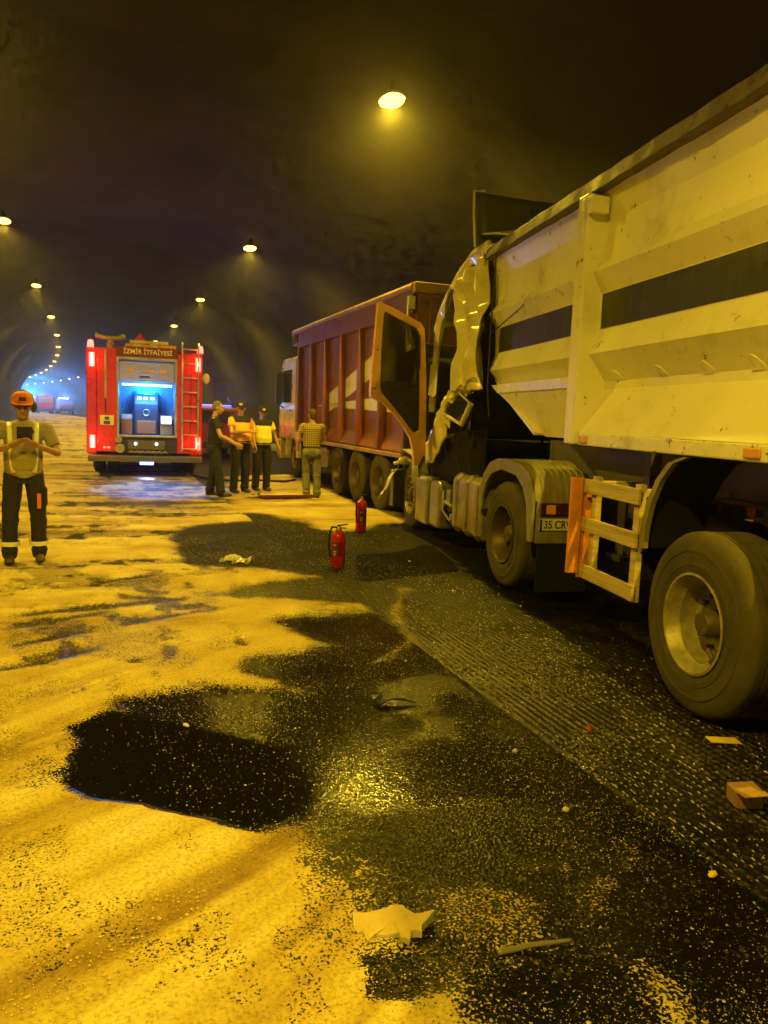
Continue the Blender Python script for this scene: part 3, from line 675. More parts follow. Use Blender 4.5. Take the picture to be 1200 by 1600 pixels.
    for q, (y, z, sy, sz, ry) in enumerate(((2.35, 2.75, .10, .16, 20), (2.55, 2.15, .06, .20, -15), (1.95, 1.70, .16, .09, 30), (2.9, 1.05, .12, .18, -25), (1.35, 2.12, .14, .07, 12))):
        b = B(); b.grid(lambda u, v: (-.06+.05*math.sin(3*u+q)+.03*v, (u-.5)*sy*2*(1-.6*v), (v-.5)*sz*2+.02*math.sin(u*8)), 6, 6)
        o = b.build('torn_strip', 'cab_paint' if q != 3 else 'black_plastic', t, solid=.006); o.location = (0, y, z); o.rotation_euler = (R(ry), 0, R(8*q-14))
    b = B(); b.grid(lambda u, v: (2.3, 2.75-u*1.8, 1.3+v*2.0), 4, 4); b.build('side_panel', 'white_paint', t, solid=.02)
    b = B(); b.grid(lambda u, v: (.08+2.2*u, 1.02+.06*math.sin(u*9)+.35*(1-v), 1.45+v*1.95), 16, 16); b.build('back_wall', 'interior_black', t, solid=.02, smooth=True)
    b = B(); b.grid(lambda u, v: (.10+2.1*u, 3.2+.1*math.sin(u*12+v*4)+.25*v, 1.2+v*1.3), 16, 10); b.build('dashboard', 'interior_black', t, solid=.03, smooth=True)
    b = B(); b.box(.35, .85, 1.75, 2.25, 1.45, 1.65); b.box(.35, .85, 1.62, 1.78, 1.6, 2.35); b.box(.45, .75, 1.6, 1.72, 2.36, 2.6); b.build('seat', 'black_plastic', t, bevel=.05)
    b = B(); b.lathe([(0, .20), (.015, .215), (.03, .20), (.015, .185), (0, .20)], (0, 0, 0), 'z', 24, Matrix.Translation((.6, 2.62, 1.9)) @ Matrix.Rotation(R(-35), 4, 'X')); b.tube([(.6, 2.62, 1.9), (.6, 2.95, 1.5)], .03, 8); b.build('steering_wheel', 'black_plastic', t, smooth=True)
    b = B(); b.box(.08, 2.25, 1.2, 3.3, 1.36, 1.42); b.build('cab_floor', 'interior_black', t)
    # torn lower panel: bright edge sweeping round the wheel arch
    edge = [(1.55, 2.06, .0), (1.72, 1.98, -.03), (2.02, 1.88, -.02), (2.25, 1.76, .0), (2.50, 1.62, .0), (2.75, 1.46, .02), (2.98, 1.34, .03), (3.10, 1.22, .03)]
    def low(u, v):
        q = u*(len(edge)-1); i = min(int(q), len(edge)-2); f = q-i
        y = edge[i][0]*(1-f)+edge[i+1][0]*f; z = edge[i][1]*(1-f)+edge[i+1][1]*f; x = edge[i][2]*(1-f)+edge[i+1][2]*f
        return (x-.02+v*.05+crumple((0, y, z*2), .025, 4), y-(.05+.10*math.sin(math.pi*u))*v, z-(.17+.17*math.sin(math.pi*u*.9))*v+.015*math.sin(u*29))
    b = B(); b.grid(low, 40, 6); b.build('sill_panel', 'cab_paint', t, solid=.012, smooth=True)
    def arch(u, v):
        a = R(200-150*u); yy = 4.03+.64*math.cos(a); zz = .55+.62*math.sin(a)
        return (-.0+v*.3+.03*math.sin(u*14), yy, zz+.02*math.sin(u*17+v*3))
    b = B(); b.grid(arch, 20, 4); b.build('front_fender', 'fender_paint', t, solid=.012, smooth=True)
    # folded quarter window: dark pane in a bent bright frame
    W = [(-.02, 1.86, 2.00), (-.05, 1.00, 1.83), (-.08, 1.20, 1.60), (-.06, 1.95, 1.72)]
    b = B(); b.add(W, [(0, 1, 2, 3)]); b.build('quarter_pane', 'dark_glass', t, solid=.006)
    b = B(); b.tube([W[1], W[2]], .035, 8); b.tube([W[2], (-.07, 1.55, 1.655), W[3]], .022, 8); b.tube([W[0], (-.03, 1.5, 1.97), W[1]], .012, 6); b.tube([W[3], W[0]], .03, 8); b.ball((-.05, 1.93, 1.86), (.04, .06, .08)); b.build('quarter_frame', 'cab_paint', t, smooth=True)
    # upper flap of torn skin under the side panel
    def flap(u, v): return (-.03+.05*math.sin(v*7+u*3), 1.72-u*.72, 2.02+.10*u-.16*v*(1-.4*u)+.03*math.sin(u*13+v*4))
    b = B(); b.grid(flap, 16, 6); b.build('torn_skin', 'cab_paint', t, solid=.01, smooth=True)
    # dark rear skirt below
    b = B(); b.grid(lambda u, v: (.12+.03*math.sin(u*7), 3.0-u*2.05, 1.42-.10*u-v*(.55-.1*u)+.25*u*(1-v)), 10, 6); b.build('engine_tunnel_cover', 'interior_black', t, solid=.01, smooth=True)
    # roof deflector standing up behind the cab roof
    def defl(u, v): return (-.02+.1*v*0+u*2.2, 1.30+.45*(1-v)*0+.10*math.sin(math.pi*u)-.12*(1-v), 3.56+v*.61*(1-.02*u))
    b = B(); b.grid(defl, 16, 6); df = b.build('roof_deflector', 'shard_dark', t, solid=.02, smooth=True)
    b = B(); b.tube([(-.04, 1.16, 3.55), (-.05, 1.22, 3.9), (-.03, 1.30, 4.18), (.1, 1.32, 4.2)], [.012, .013, .013, .012], 8); b.build('deflector_edge', 'white_paint', df, smooth=True)
    b = B(); b.grid(lambda u, v: (.05+u*2.0, .75+v*.6+.05*math.sin(u*8), 3.62+.28*v*math.sin(.4+u*2.3)), 12, 6); b.build('roof_fairing', 'white_paint', df, solid=.02, smooth=True)
    # front: crushed grille, hanging headlamp
    b = B(); b.grid(lambda u, v: (.1+2.2*u, 4.42+.10*math.sin(u*11+v*5)-.9*max(0, v-.45), .55+v*2.2), 22, 16); b.build('grille', 'black_plastic', t, solid=.02, smooth=True)
    b = B(); b.box(-.12, .16, 4.36, 4.48, .28, .86); b.build('headlamp_unit', 'black_plastic', t, bevel=.02)
    b = B(); b.box(-.12, -.085, 4.33, 4.36, .30, .85); b.build('headlamp_trim', 'plate_white', t, bevel=.006)
    b = B(); b.grid(lambda u, v: (-.32+.26*u+.05*v, 4.3+.05*math.sin(u*6), .36+.5*u+.14*v+.04*math.sin(u*9+v*4)), 10, 4); b.build('bumper_shard', 'white_paint', t, solid=.012, smooth=True)
    b = B(); b.tube([(-.1, 4.3, .95), (.1, 4.2, 1.02), (.2, 4.1, .98)], .03, 8); b.ball((.06, 4.22, 1.0), (.12, .05, .07)); b.build('bracket', 'white_paint', t, smooth=True)
    # --- open driver's door: outer outline, window hole, lower wheel-arch cut
    D = Matrix.Translation((-.02, 2.92, 0)) @ Matrix.Rotation(R(6), 4, 'Z')
    out = [(-.745, 3.12), (-.70, 3.135), (-.14, 2.91), (-.085, 2.84), (-.03, 2.2), (.0, 1.40), (.01, 1.04), (-.15, 1.02), (-.17, 1.20), (-.22, 1.38), (-.34, 1.56), (-.50, 1.74), (-.64, 1.84), (-.80, 1.91), (-.81, 1.99), (-.78, 2.5)]
    inn = [(-.66, 2.98), (-.64, 3.02), (-.20, 2.84), (-.155, 2.78), (-.12, 2.2), (-.10, 1.50), (-.11, 1.47), (-.16, 1.46), (-.19, 1.47), (-.26, 1.55), (-.37, 1.68), (-.50, 1.82), (-.58, 1.90), (-.655, 1.98), (-.67, 2.05), (-.675, 2.5)]
    n = len(out); b = B()
    v = [(x, y, z) for y in (-.05, .03) for x, z in out]+[(x, y, z) for y in (-.035, .03) for x, z in inn]
    f = []
    for i in range(n):
        j = (i+1) % n
        f += [(i, j, 2*n+j, 2*n+i), (n+i, 3*n+i, 3*n+j, n+j), (i, n+i, n+j, j), (2*n+i, 2*n+j, 3*n+j, 3*n+i)]
    b.add(v, f, D); dr = b.build('door', 'door_lit_orange', t, bevel=.014); dr['label'] = 'open driver door with warm lamp light painted orange, wheel-arch cut below'
    b = B(); b.add([(x, -.005, z) for x, z in inn if z > 2.0]+[(-.67, -.005, 2.1), (-.12, -.005, 2.1)], [tuple(range(0, 0))] if False else [], D)
    up = [(-.66, 2.98), (-.64, 3.02), (-.20, 2.84), (-.155, 2.78), (-.12, 2.2), (-.117, 2.12), (-.672, 2.12)]
    b = B(); b.prism(up, -.006, 0, 'y', D); b.build('window', 'door_glass', dr)
    lo = [(-.672, 2.125), (-.117, 2.125), (-.10, 1.50), (-.16, 1.455), (-.26, 1.545), (-.37, 1.675), (-.50, 1.815), (-.66, 1.975)]
    b = B(); b.prism(lo, -.03, .02, 'y', D); b.box(-.5, -.2, -.06, -.03, 2.0, 2.05, D); b.box(-.32, -.22, -.05, -.03, 1.82, 1.86, D); b.build('inner_panel', 'black_plastic', dr, bevel=.01)
    b = B()
    for (x, z) in ((-.775, 2.02), (-.745, 2.025), (-.735, 2.52)): b.lathe([(-.053, .012), (-.056, .001)], (x, 0, z), 'y', 8, D)
    b.build('latch_hole', 'interior_black', dr)
    b = B(); b.tube([(-.16, -.06, 2.75), (-.15, -.07, 2.3)], .016, 8, True, D); b.build('grab_handle', 'black_plastic', dr, smooth=True)
tractor()

# ------------------------------------------------------------------ red tipper truck
def red_truck():
    t = root('tipper_truck', (4.62, 12.5, 0), 1.0, 'dusty red tipper truck with white cab and arrow stripes on its side', 'truck')
    W = 2.5; Y0, Y1 = -1.05, 6.9
    # tub side: sloped skirt, flat wall, shoulder band, top rail
    prof = [(1.02, .10), (1.10, .06), (1.32, .16), (1.36, .17), (3.28, .12), (3.30, .05), (3.66, .05)]
    for f in ((lambda x: x), (lambda x: W-x)):
        b = B(); b.add([(f(x), y, z+.012*(y+1)*.3) for y in (Y0, Y1) for z, x in prof], [(k, k+1, k+8, k+7) for k in range(6)]); b.build('side_wall', 'red_truck', t, solid=.015)
        b = B(); b.tube([(f(.05), Y0-.02, 3.70), (f(.05), 3, 3.72), (f(.05), Y1+.5, 3.74), (f(.10), Y1+.75, 3.68), (f(.16), Y1+.85, 3.5)], .062, 10); b.build('top_rail', 'red_rail', t, smooth=True)
        for k in range(7):
            y = -.93+k*1.28
            if y > Y1: y = Y1-.06
            b = B(); b.prism([(y-.055, 1.10), (y+.055, 1.10), (y+.045, 3.30), (y-.045, 3.30)], min(f(.0), f(.15)), max(f(.0), f(.15)), 'x'); b.build('side_rib', 'red_truck', t, bevel=.01)
        # white stripes: a rising bar and a wedge, cut at the ribs
        def clip(name, fn, ya, yb):
            for k in range(6):
                a = max(ya, -.93+k*1.28+.06); c = min(yb, -.93+(k+1)*1.28-.06)
                if c-a < .05: continue
                q = [(a, fn(a)[0]), (c, fn(c)[0]), (c, fn(c)[1]), (a, fn(a)[1])]
                xo = lambda z: f(.17-.05*(z-1.36)/1.92-.012)
                b = B(); b.add([(xo(z), y, z+.012*(y+1)*.3) for y, z in q], [(0, 1, 2, 3)]); b.build(name, 'decal_white', t)
        clip('stripe', lambda y: (2.92-.22*(y+.9)-.10, 2.92-.22*(y+.9)+.30), -.9, 4.7)
        clip('stripe', lambda y: (1.72+.02*(y+.9), 2.06-.035*(y+.9)), -.9, 5.2)
        b = B(); b.box(min(f(-.01), f(.05)), max(f(-.01), f(.05)), Y0, Y1, 1.0, 1.07); b.build('sill_rail', 'red_rail', t, bevel=.008)
    b = B(); b.box(.12, W-.12, Y0-.05, Y0+.02, 1.1, 3.6); tg = b.build('tailgate', 'tailgate', t, bevel=.01)
    for x in (.35, .95, 1.55, 2.15):
        b = B(); b.box(x-.05, x+.05, Y0-.11, Y0-.052, 1.15, 3.5); b.build('tailgate_rib', 'tailgate', tg, bevel=.008)
    b = B(); b.box(.02, W-.02, Y0-.13, Y0-.0, 3.6, 3.76); b.build('rear_header', 'red_rail', t, bevel=.02)
    b = B(); b.box(-.03, .08, Y0-.02, Y0+.10, 3.35, 3.55); b.tube([(-.02, Y0, 3.5), (-.05, Y0-.03, 3.2), (-.02, Y0+.03, 3.0)], .02, 6); b.build('tailgate_hinge', 'aluminium', t, bevel=.01)
    b = B(); b.box(.1, W-.1, Y0, Y1, 1.0, 1.06); b.box(.1, W-.1, Y1-.02, Y1+.04, 1.0, 3.62); b.build('tub_floor', 'tailgate', t)
    b = B(); b.box(.1, W-.1, Y1, Y1+.9, 3.42, 3.5); b.build('cab_guard', 'red_truck', t, bevel=.02)
    for x in (.75, 1.65):
        b = B(); b.box(x, x+.1, -.9, 8.6, .72, .98); b.build('chassis_rail', 'frame_paint', t)
    for y in (.35, 1.72, 3.02):
        wheel(t, (.05, y, .52), .52, .28, -1, .285, .15, 'tyre_dusty', 'rim_dark', 10, .10, .10)
        wheel(t, (.38, y, .52), .52, .28, -1, .285, .10, 'tyre', 'rim_dark', 0)
        wheel(t, (2.45, y, .52), .52, .28, 1, .285, .15, 'tyre_dusty', 'rim_dark', 0)
        b = B(); b.tube([(.4, y, .52), (2.1, y, .52)], .09, 8); b.build('axle', 'frame_paint', t)
    wheel(t, (.08, 7.2, .52), .52, .30, -1, .285, .03, 'tyre', 'rim', 10, .10, .05)
    wheel(t, (2.42, 7.2, .52), .52, .30, 1, .285, .03, 'tyre', 'rim', 0, .10, .05)
    b = B(); b.box(.1, .55, 4.2, 5.9, .45, .95); b.build('fuel_tank', 'tank_metal', t, bevel=.08)
    b = B(); b.box(.2, .9, 3.7, 4.1, .5, .95); b.build('battery_box', 'black_plastic', t, bevel=.03)
    # cab
    cabp = [(7.02, 1.0), (8.95, .95), (9.05, 1.5), (8.75, 2.95), (8.55, 3.12), (7.02, 3.12)]
    b = B(); b.prism(cabp, .02, 2.48, 'x'); cb = b.build('cab', 'white_paint', t, bevel=.05)
    b = B(); b.prism([(7.45, 1.95), (8.78, 1.95), (8.60, 2.8), (7.45, 2.8)], .006, .018, 'x'); b.build('side_window', 'dark_glass', cb)
    b = B(); b.prism([(7.45, 1.95), (8.78, 1.95), (8.60, 2.8), (7.45, 2.8)], 2.482, 2.494, 'x'); b.build('side_window', 'dark_glass', cb)
    b = B(); b.add([(.15, 9.0, 1.85), (2.35, 9.0, 1.85), (2.35, 8.80, 2.85), (.15, 8.80, 2.85)], [(0, 1, 2, 3)]); b.build('windscreen', 'dark_glass', cb, solid=.01)
    b = B(); b.prism([(6.62, .55), (6.70, .95), (6.95, 1.12), (7.45, 1.12), (7.70, .95), (7.78, .55), (7.9, .55), (7.86, 1.2), (6.55, 1.2), (6.50, .55)], -.02, .10, 'x'); b.build('wheel_arch', 'white_paint', cb, bevel=.01)
    b = B(); b.box(.0, 2.5, 8.7, 9.12, .4, .95); b.build('bumper', 'white_paint', cb, bevel=.04)
    b = B(); b.box(-.20, -.02, 8.45, 8.55, 1.9, 2.75); b.tube([(-.1, 8.5, 2.75), (.03, 8.5, 2.9)], .02, 6); b.tube([(-.1, 8.5, 1.9), (.03, 8.5, 1.8)], .02, 6); b.build('mirror', 'black_plastic', cb, bevel=.03)
    b = B(); b.box(.0, .019, 7.5, 7.62, 1.72, 1.76); b.build('door_handle', 'black_plastic', cb)
    b = B(); b.tube([(.2, Y0-.05, .75), (2.3, Y0-.05, .75)], .05, 8); b.build('rear_bar', 'frame_paint', t)
    b = B(); b.box(.12, .5, -.35, -.33, .25, 1.0); b.build('mud_flap', 'rubber', t)
red_truck()

# ------------------------------------------------------------------ fire engine
def fire_engine():
    t = root('fire_engine', (1.05, 19.0, 0), 3.0, 'red fire engine seen from behind with open lit pump bay', 'fire engine')
    L = 7.9; hw = 1.30
    # rear wall made of columns round the open bay
    b = B(); b.box(-hw, -1.07, 0, .16, .56, 2.98); b.build('corner_column', 'fire_red', t, bevel=.04)
    b = B(); b.box(1.02, hw, 0, .16, .56, 2.98); b.build('corner_column', 'fire_red', t, bevel=.04)
    b = B(); b.box(-1.065, -.64, -.03, .14, .62, 3.0); rp = b.build('rear_panel', 'fire_red', t, bevel=.02)
    b = B(); b.box(-.90, -.855, -.05, -.032, 1.85, 2.95); b.build('tool_handle', 'aluminium', rp, bevel=.008)
    b = B(); b.box(-.89, -.865, -.06, -.032, 1.52, 1.86); b.build('tool_grip', 'black_plastic', rp, bevel=.006)
    b = B(); b.box(-1.0, -.70, -.045, -.032, 1.24, 1.46); pl = b.build('number_plate', 'plate_white', rp, bevel=.006)
    b = B(); b.box(-.92, -.78, -.052, -.046, 1.26, 1.33); b.box(-.90, -.80, -.052, -.046, 1.36, 1.43); b.build('plate_mark', 'console_blue', pl)
    b = B(); b.box(-.93, -.88, -.04, -.032, .70, .74); b.box(-.84, -.79, -.04, -.032, .70, .74); b.build('reflector', 'red_led', rp)  # unlit reflectors, their red shine painted as emission
    b = B(); b.box(.72, 1.02, -.02, .14, .60, 2.95); b.build('rear_panel', 'fire_red', t, bevel=.02)
    b = B(); b.box(-.64, -.59, -.03, .14, 1.0, 2.82); b.box(.67, .72, -.03, .14, 1.0, 2.82); b.box(-.64, .72, -.035, .14, .97, 1.02); b.box(-.64, .72, -.035, .14, 2.76, 2.82); b.build('bay_frame', 'aluminium', t, bevel=.008)
    b = B(); b.box(-.64, .74, -.03, .12, 2.82, 3.06); sg = b.build('name_board', 'fire_dark_red', t, bevel=.012)
    text('lettering', 'İZMİR İTFAİYESİ', .15, Matrix.Translation((.06, -.036, 2.94)) @ Matrix.Rotation(R(90), 4, 'X'), 'letter_white', sg, .004, 1.08)
    # the bay
    b = B(); b.box(-.585, -.58, .14, 1.0, 1.0, 2.76); b.box(.66, .665, .14, 1.0, 1.0, 2.76); b.box(-.585, .665, 1.0, 1.02, 1.0, 2.76); b.box(-.585, .665, .14, 1.0, .99, 1.005); b.box(-.585, .665, .14, 1.0, 2.75, 2.765); b.build('bay_lining', 'bay_blue_lit', t)
    b = B()
    for k in range(9): b.box(-.58, .66, .05+.004*(k % 2), .075, 2.27+k*.054, 2.27+k*.054+.048)
    sh = b.build('roller_shutter', 'shutter', t, bevel=.006)
    for x in (-.33, .12, .40):
        b = B(); b.box(x-.07, x+.07, .042, .052, 2.48, 2.55); b.build('sticker', 'amber', sh)
    b = B(); b.box(-.13, .10, .035, .05, 2.36, 2.40); b.build('shutter_handle', 'black_plastic', sh, bevel=.005)
    b = B(); b.box(-.52, .60, .16, .20, 2.17, 2.22); b.build('led_strip', 'white_led', t)
    light('bay_light', 'AREA', (.04, .25, 2.15), 34, (.05, .40, 1), t, size=1.0, rot=(R(25), 0, 0), shape='RECTANGLE', size_y=.08)
    light('bay_spill', 'SPOT', (.3, -.05, 2.70), 1700, (.12, .28, 1), t, size=.05, rot=(R(-38), 0, 0), spot_size=R(46), spot_blend=.4)
    light('bay_blue', 'POINT', (.04, .75, 2.0), 120, (.015, .28, 1), t, size=.1)
    # pump console and hose reels
    b = B(); b.prism([(.45, 1.02), (.45, 1.75), (.62, 2.0), (.95, 2.0), (.95, 1.02)], -.26, .30, 'x'); cn = b.build('pump_console', 'console_blue', t, bevel=.05)
    b = B(); b.box(-.20, .24, .42, .46, 1.04, 1.36); b.build('console_front', 'console_brown', cn, bevel=.02)
    for x in (-.14, .0, .16):
        b = B(); b.box(x-.045, x+.045, .50, .52, 1.86, 1.92, Matrix.Translation((0, .0, 0))); b.build('display', 'magenta_led', cn)
    b = B(); b.lathe([(.43, .075), (.44, .085), (.45, .075), (.44, .06), (.43, .075)], (.02, 0, 1.55), 'y', 18); b.build('gauge_ring', 'aluminium', cn, smooth=True)
    for x0, x1 in ((-.56, -.30), (.34, .64)):
        b = B(); b.prism([(.35, 1.02), (.30, 1.40), (.42, 1.5), (.9, 1.5), (.9, 1.02)], x0, x1, 'x'); b.build('locker', 'console_brown' if x0 < 0 else 'shutter', t, bevel=.03)
    b = B(); b.box(.34, .61, .24, .28, 1.28, 1.50); b.build('tablet_frame', 'black_plastic', t, bevel=.008)
    b = B(); b.box(.36, .59, .232, .239, 1.30, 1.48); b.build('tablet_screen', 'screen', t)
    for x in (-.46, .50):
        for k in range(3):
            b = B(); b.tube([(x+.05*k*(1 if x < 0 else -1), .85, 1.55), (x*.85+.05*k*(1 if x < 0 else -1), .75, 1.85), (x*.6+.04*k*(1 if x < 0 else -1), .85, 2.05)], .02, 6); b.build('suction_hose', 'console_blue', t, smooth=True)
    # pump panel below, valves, bumper step
    b = B(); b.box(-.66, .72, .02, .5, .60, .965); b.build('pump_panel', 'black_plastic', t, bevel=.01)
    for x, z, r in ((-.60, .90, .075), (-.57, .70, .105)):
        b = B(); b.lathe([(.02, r), (-.05, r), (-.055, r*.7), (-.03, r*.65), (-.03, .001)], (x, 0, z), 'y', 20); b.build('hose_coupling', 'aluminium', t, smooth=True)
    b = B(); b.box(-.40, .45, -.03, .02, .68, .90); b.build('valve_cover', 'bumper_grey', t, bevel=.015)
    for x in (-.22, .25):
        b = B(); b.lathe([(-.03, .035), (-.05, .03), (-.052, .001)], (x, 0, .82), 'y', 14); b.build('valve_knob', 'screen', t, smooth=True)  # knobs are no lamps; emissive material paints their bright shine
    b = B()
    for k in range(7): b.tube([(-.36+k*.125, -.05, .62), (-.29+k*.125, -.07, .64), (-.27+k*.125, -.05, .60)], .03, 7)
    b.build('coupling_row', 'rim', t, smooth=True)
    b = B(); b.prism([(-.18, .40), (-.18, .53), (.05, .55), (.05, .40)], -1.26, 1.30, 'x'); b.build('rear_bumper', 'bumper_grey', t, bevel=.015)
    # lamps
    for x in (-1.17, 1.20):
        for z0, z1 in ((2.58, 2.86), (.72, .98)):
            b = B(); b.box(x-.06, x+.06, -.025, -.004, z0-.02, z1+.02); h = b.build('tail_lamp', 'red_led', t, bevel=.006)
            b = B(); b.box(x-.022, x+.022, -.032, -.026, z0, z1); b.build('lamp_core', 'red_led_hot', h)
            light('tail_light', 'POINT', (x, -.10, (z0+z1)/2), 7, (1, .05, .03), t, size=.05)
    for x in (-1.20, 1.25):
        b = B(); b.lathe([(0, .07), (.10, .065), (.16, .05), (.17, .001)], (x, .1, 3.0), 'z', 14); b.build('beacon', 'red_led', t, smooth=True)
    # ladder
    b = B()
    for x in (.83, 1.20):
        b.tube([(x, -.06, .66), (x, -.06, 1.90), (x, -.06, 3.16), (x, .10, 3.22)], .022, 8)
    ld = b.build('ladder', 'aluminium', t, smooth=True)
    for k in range(8):
        z = .72+k*.335
        b = B(); b.tube([(.83, -.06, z), (1.20, -.06, z)], .018, 8); b.build('rung', 'aluminium', ld, smooth=True)
    # body, roof and roof kit
    b = B(); b.box(-hw, -hw+.03, .16, 5.4, .62, 2.98); b.box(hw-.03, hw, .16, 5.4, .62, 2.98); b.box(-hw, hw, .10, 5.4, 2.95, 3.0); b.box(-hw, hw, 5.37, 5.4, .62, 2.98); b.build('body', 'fire_red', t)
    for s in (-1, 1):
        for k in range(3):
            y = .45+k*1.62
            b = B()
            for q in range(14): b.box(s*hw-.004 if s > 0 else s*hw-.012, s*hw+.012 if s > 0 else s*hw+.004, y, y+1.4, 1.1+q*.12, 1.1+q*.12+.108)
            b.build('side_shutter', 'aluminium', t, bevel=.004)
        b = B(); b.box(s*hw-.01, s*hw+.01, .3, 5.3, 2.83, 2.9) if s > 0 else b.box(s*hw-.01, s*hw+.01, .3, 5.3, 2.83, 2.9); b.build('side_band', 'letter_white', t)
    b = B(); b.box(-.45, .70, .15, .9, 3.0, 3.14); b.build('roof_box', 'amber', t, bevel=.02)
    b = B(); b.box(-.35, .52, .12, .16, 3.14, 3.22); b.box(-.28, -.1, .08, .12, 3.06, 3.14); b.box(.10, .27, .08, .12, 3.06, 3.14); b.build('work_lamp', 'aluminium_tread', t, bevel=.01)
    b = B(); b.prism([(-.28, 3.22), (.22, 3.22), (.0, 3.26), (-.12, 3.42)], .5, .62, 'y'); b.build('cone_stack', 'fire_red', t)
    b = B(); b.tube([(-.78, .3, 3.0), (-.78, .3, 3.22)], .07, 10); b.tube([(-1.05, .25, 3.28), (-.9, .25, 3.24), (-.66, .25, 3.24), (-.5, .25, 3.27)], .05, 10); b.lathe([(-.03, .07), (.03, .07)], (-1.07, .25, 3.29), 'x', 12); b.ball((-.5, .25, 3.28), (.06, .06, .07)); b.tube([(-.85, .3, 3.05), (-.70, .3, 3.15)], .05, 8); b.build('water_monitor', 'rim', t, smooth=True)
    # cab
    b = B(); b.prism([(5.5, .55), (7.85, .55), (7.9, 1.5), (7.6, 2.75), (7.4, 2.9), (5.5, 2.9)], -1.24, 1.24, 'x'); cb = b.build('cab', 'fire_red', t, bevel=.06)
    for x in (-1.245, 1.241):
        b = B(); b.prism([(6.6, 1.7), (7.7, 1.7), (7.5, 2.6), (6.6, 2.6)], x, x+.004, 'x'); b.build('side_window', 'dark_glass', cb)
    b = B(); b.box(1.30, 1.50, 7.4, 7.5, 2.1, 2.5); b.tube([(1.24, 7.45, 2.6), (1.4, 7.45, 2.5)], .02, 6); b.build('mirror', 'black_plastic', cb, bevel=.04)
    b = B(); b.ball((1.42, .45, 2.42), (.09, .05, .13)); b.tube([(1.30, .45, 2.42), (1.38, .45, 2.42)], .02, 6); b.build('side_floodlight', 'letter_white', t, smooth=True)
    b = B(); b.box(-1.0, 1.0, 7.0, 7.3, 2.9, 3.05); b.build('light_bar', 'blue_led', cb, bevel=.03)
    light('bar_light', 'POINT', (0, 7.7, 3.2), 16, (.08, .2, 1), t, size=.2)
    for y in (2.0, 6.5):
        for s in (-1, 1):
            wheel(t, (s*1.25, y, .5), .5, .28, s, .285, .12 if y < 3 else .03, 'tyre', 'rim_dark', 0)
            if y < 3: wheel(t, (s*.92, y, .5), .5, .28, s, .285, .1, 'tyre', 'rim_dark', 0)
    for x in (-.45, .35):
        b = B(); b.box(x, x+.1, .1, 7.5, .62, .85); b.build('chassis_rail', 'frame_paint', t)
    b = B(); b.tube([(-.9, 2, .5), (.9, 2, .5)], .09, 8); b.build('axle', 'frame_paint', t); b = B(); b.tube([(-1, 6.5, .5), (1, 6.5, .5)], .07, 8); b.build('axle', 'frame_paint', t)
    # blue marker under the bumper
    b = B(); b.box(-.12, .18, -.16, -.10, .34, .40); b.build('ground_light', 'blue_led', t)
    light('ground_blue', 'SPOT', (.03, -.15, .33), 380, (.05, .10, 1), t, size=.04, rot=(R(-12), 0, 0), spot_size=R(75), spot_blend=.8)
fire_engine()

# ------------------------------------------------------------------ red van behind the officers, far vehicles
def van():
    t = root('rescue_car', (3.85, 27.0, 0), 2., 'red rescue car parked beyond the three uniformed men', 'car')
    b = B(); b.prism([(0, .45), (4.6, .45), (4.7, 1.0), (3.8, 1.1), (3.0, 1.72), (0, 1.78)], -.80, .80, 'x'); bd = b.build('body', 'fire_dark_red', t, bevel=.06)
    b = B(); b.box(-.60, .60, -.02, -.003, 1.25, 1.65); b.build('rear_window', 'dark_glass', bd)
    b = B(); b.box(-.80, .80, -.06, .0, .38, .62); b.build('rear_bumper', 'black_plastic', bd, bevel=.03)
    for s in (-1, 1):
        b = B(); b.box(s*.70-.06, s*.70+.06, -.03, -.002, .85, 1.35); b.build('tail_lamp', 'red_led', bd, bevel=.01)
        light('tail_light', 'POINT', (s*.86, -.15, 1.2), 6, (1, .08, .06), t, size=.06)
        for y in (.9, 3.7): wheel(t, (s*.80, y, .34), .34, .22, s, .2, .04, 'tyre', 'rim_dark', 0, .06, .04, seg=28)
    b = B(); b.box(-.7, .7, 1.6, 1.85, 1.755, 1.88); b.build('light_bar', 'blue_dim', bd, bevel=.03)  # added bar, made up to account for the blue light
    light('bar_light', 'POINT', (.75, 1.7, 2.25), 90, (.16, .16, 1), t, size=.15)  # added blue lamp to tint the tunnel wall and air
van()
def far_truck(name, loc, yaw, label, m, h, glow):
    t = root(name, loc, yaw, label, 'truck')
    b = B(); b.box(-1.25, 1.25, 0, 5.5, .9, h); bd = b.build('body', m, t, bevel=.08)
    b = B(); b.box(-1.1, 1.1, -.03, -.002, h-1.2, h-.3); b.build('rear_panel', 'shutter', bd)
    b = B(); b.prism([(5.7, .6), (7.4, .6), (7.5, 1.5), (7.2, 2.8), (5.7, 2.9)], -1.22, 1.22, 'x'); b.build('cab', m, t, bevel=.08)
    for s in (-1, 1):
        b = B(); b.box(s*1.1-.1, s*1.1+.1, -.04, -.005, .95, 1.25); b.build('tail_lamp', 'tail_dark', bd)
        for y in (1.5, 6.4): wheel(t, (s*1.25, y, .5), .5, .3, s, .28, .1, 'tyre', 'rim_dark', 0, seg=20)
    b = B(); b.box(-1.2, 1.2, .1, 7.2, .6, .85); b.build('chassis_rail', 'frame_paint', t)
    b = B(); b.box(-.9, .9, 6.2, 6.5, 2.92, 3.1); b.build('light_bar', 'blue_led' if glow != 'cyan' else 'cyan_led', t)
    light('bar_light', 'POINT', (0, 5.0, h+.6), 16000 if glow == 'cyan' else 4000, (.1, .55, 1) if glow == 'cyan' else (.1, .22, 1), t, size=.3)
far_truck('distant_fire_engine', (-8.6, 150, 0), -8, 'distant red fire engine in blue light far down the tunnel', 'fire_red', 3.2, 'blue')
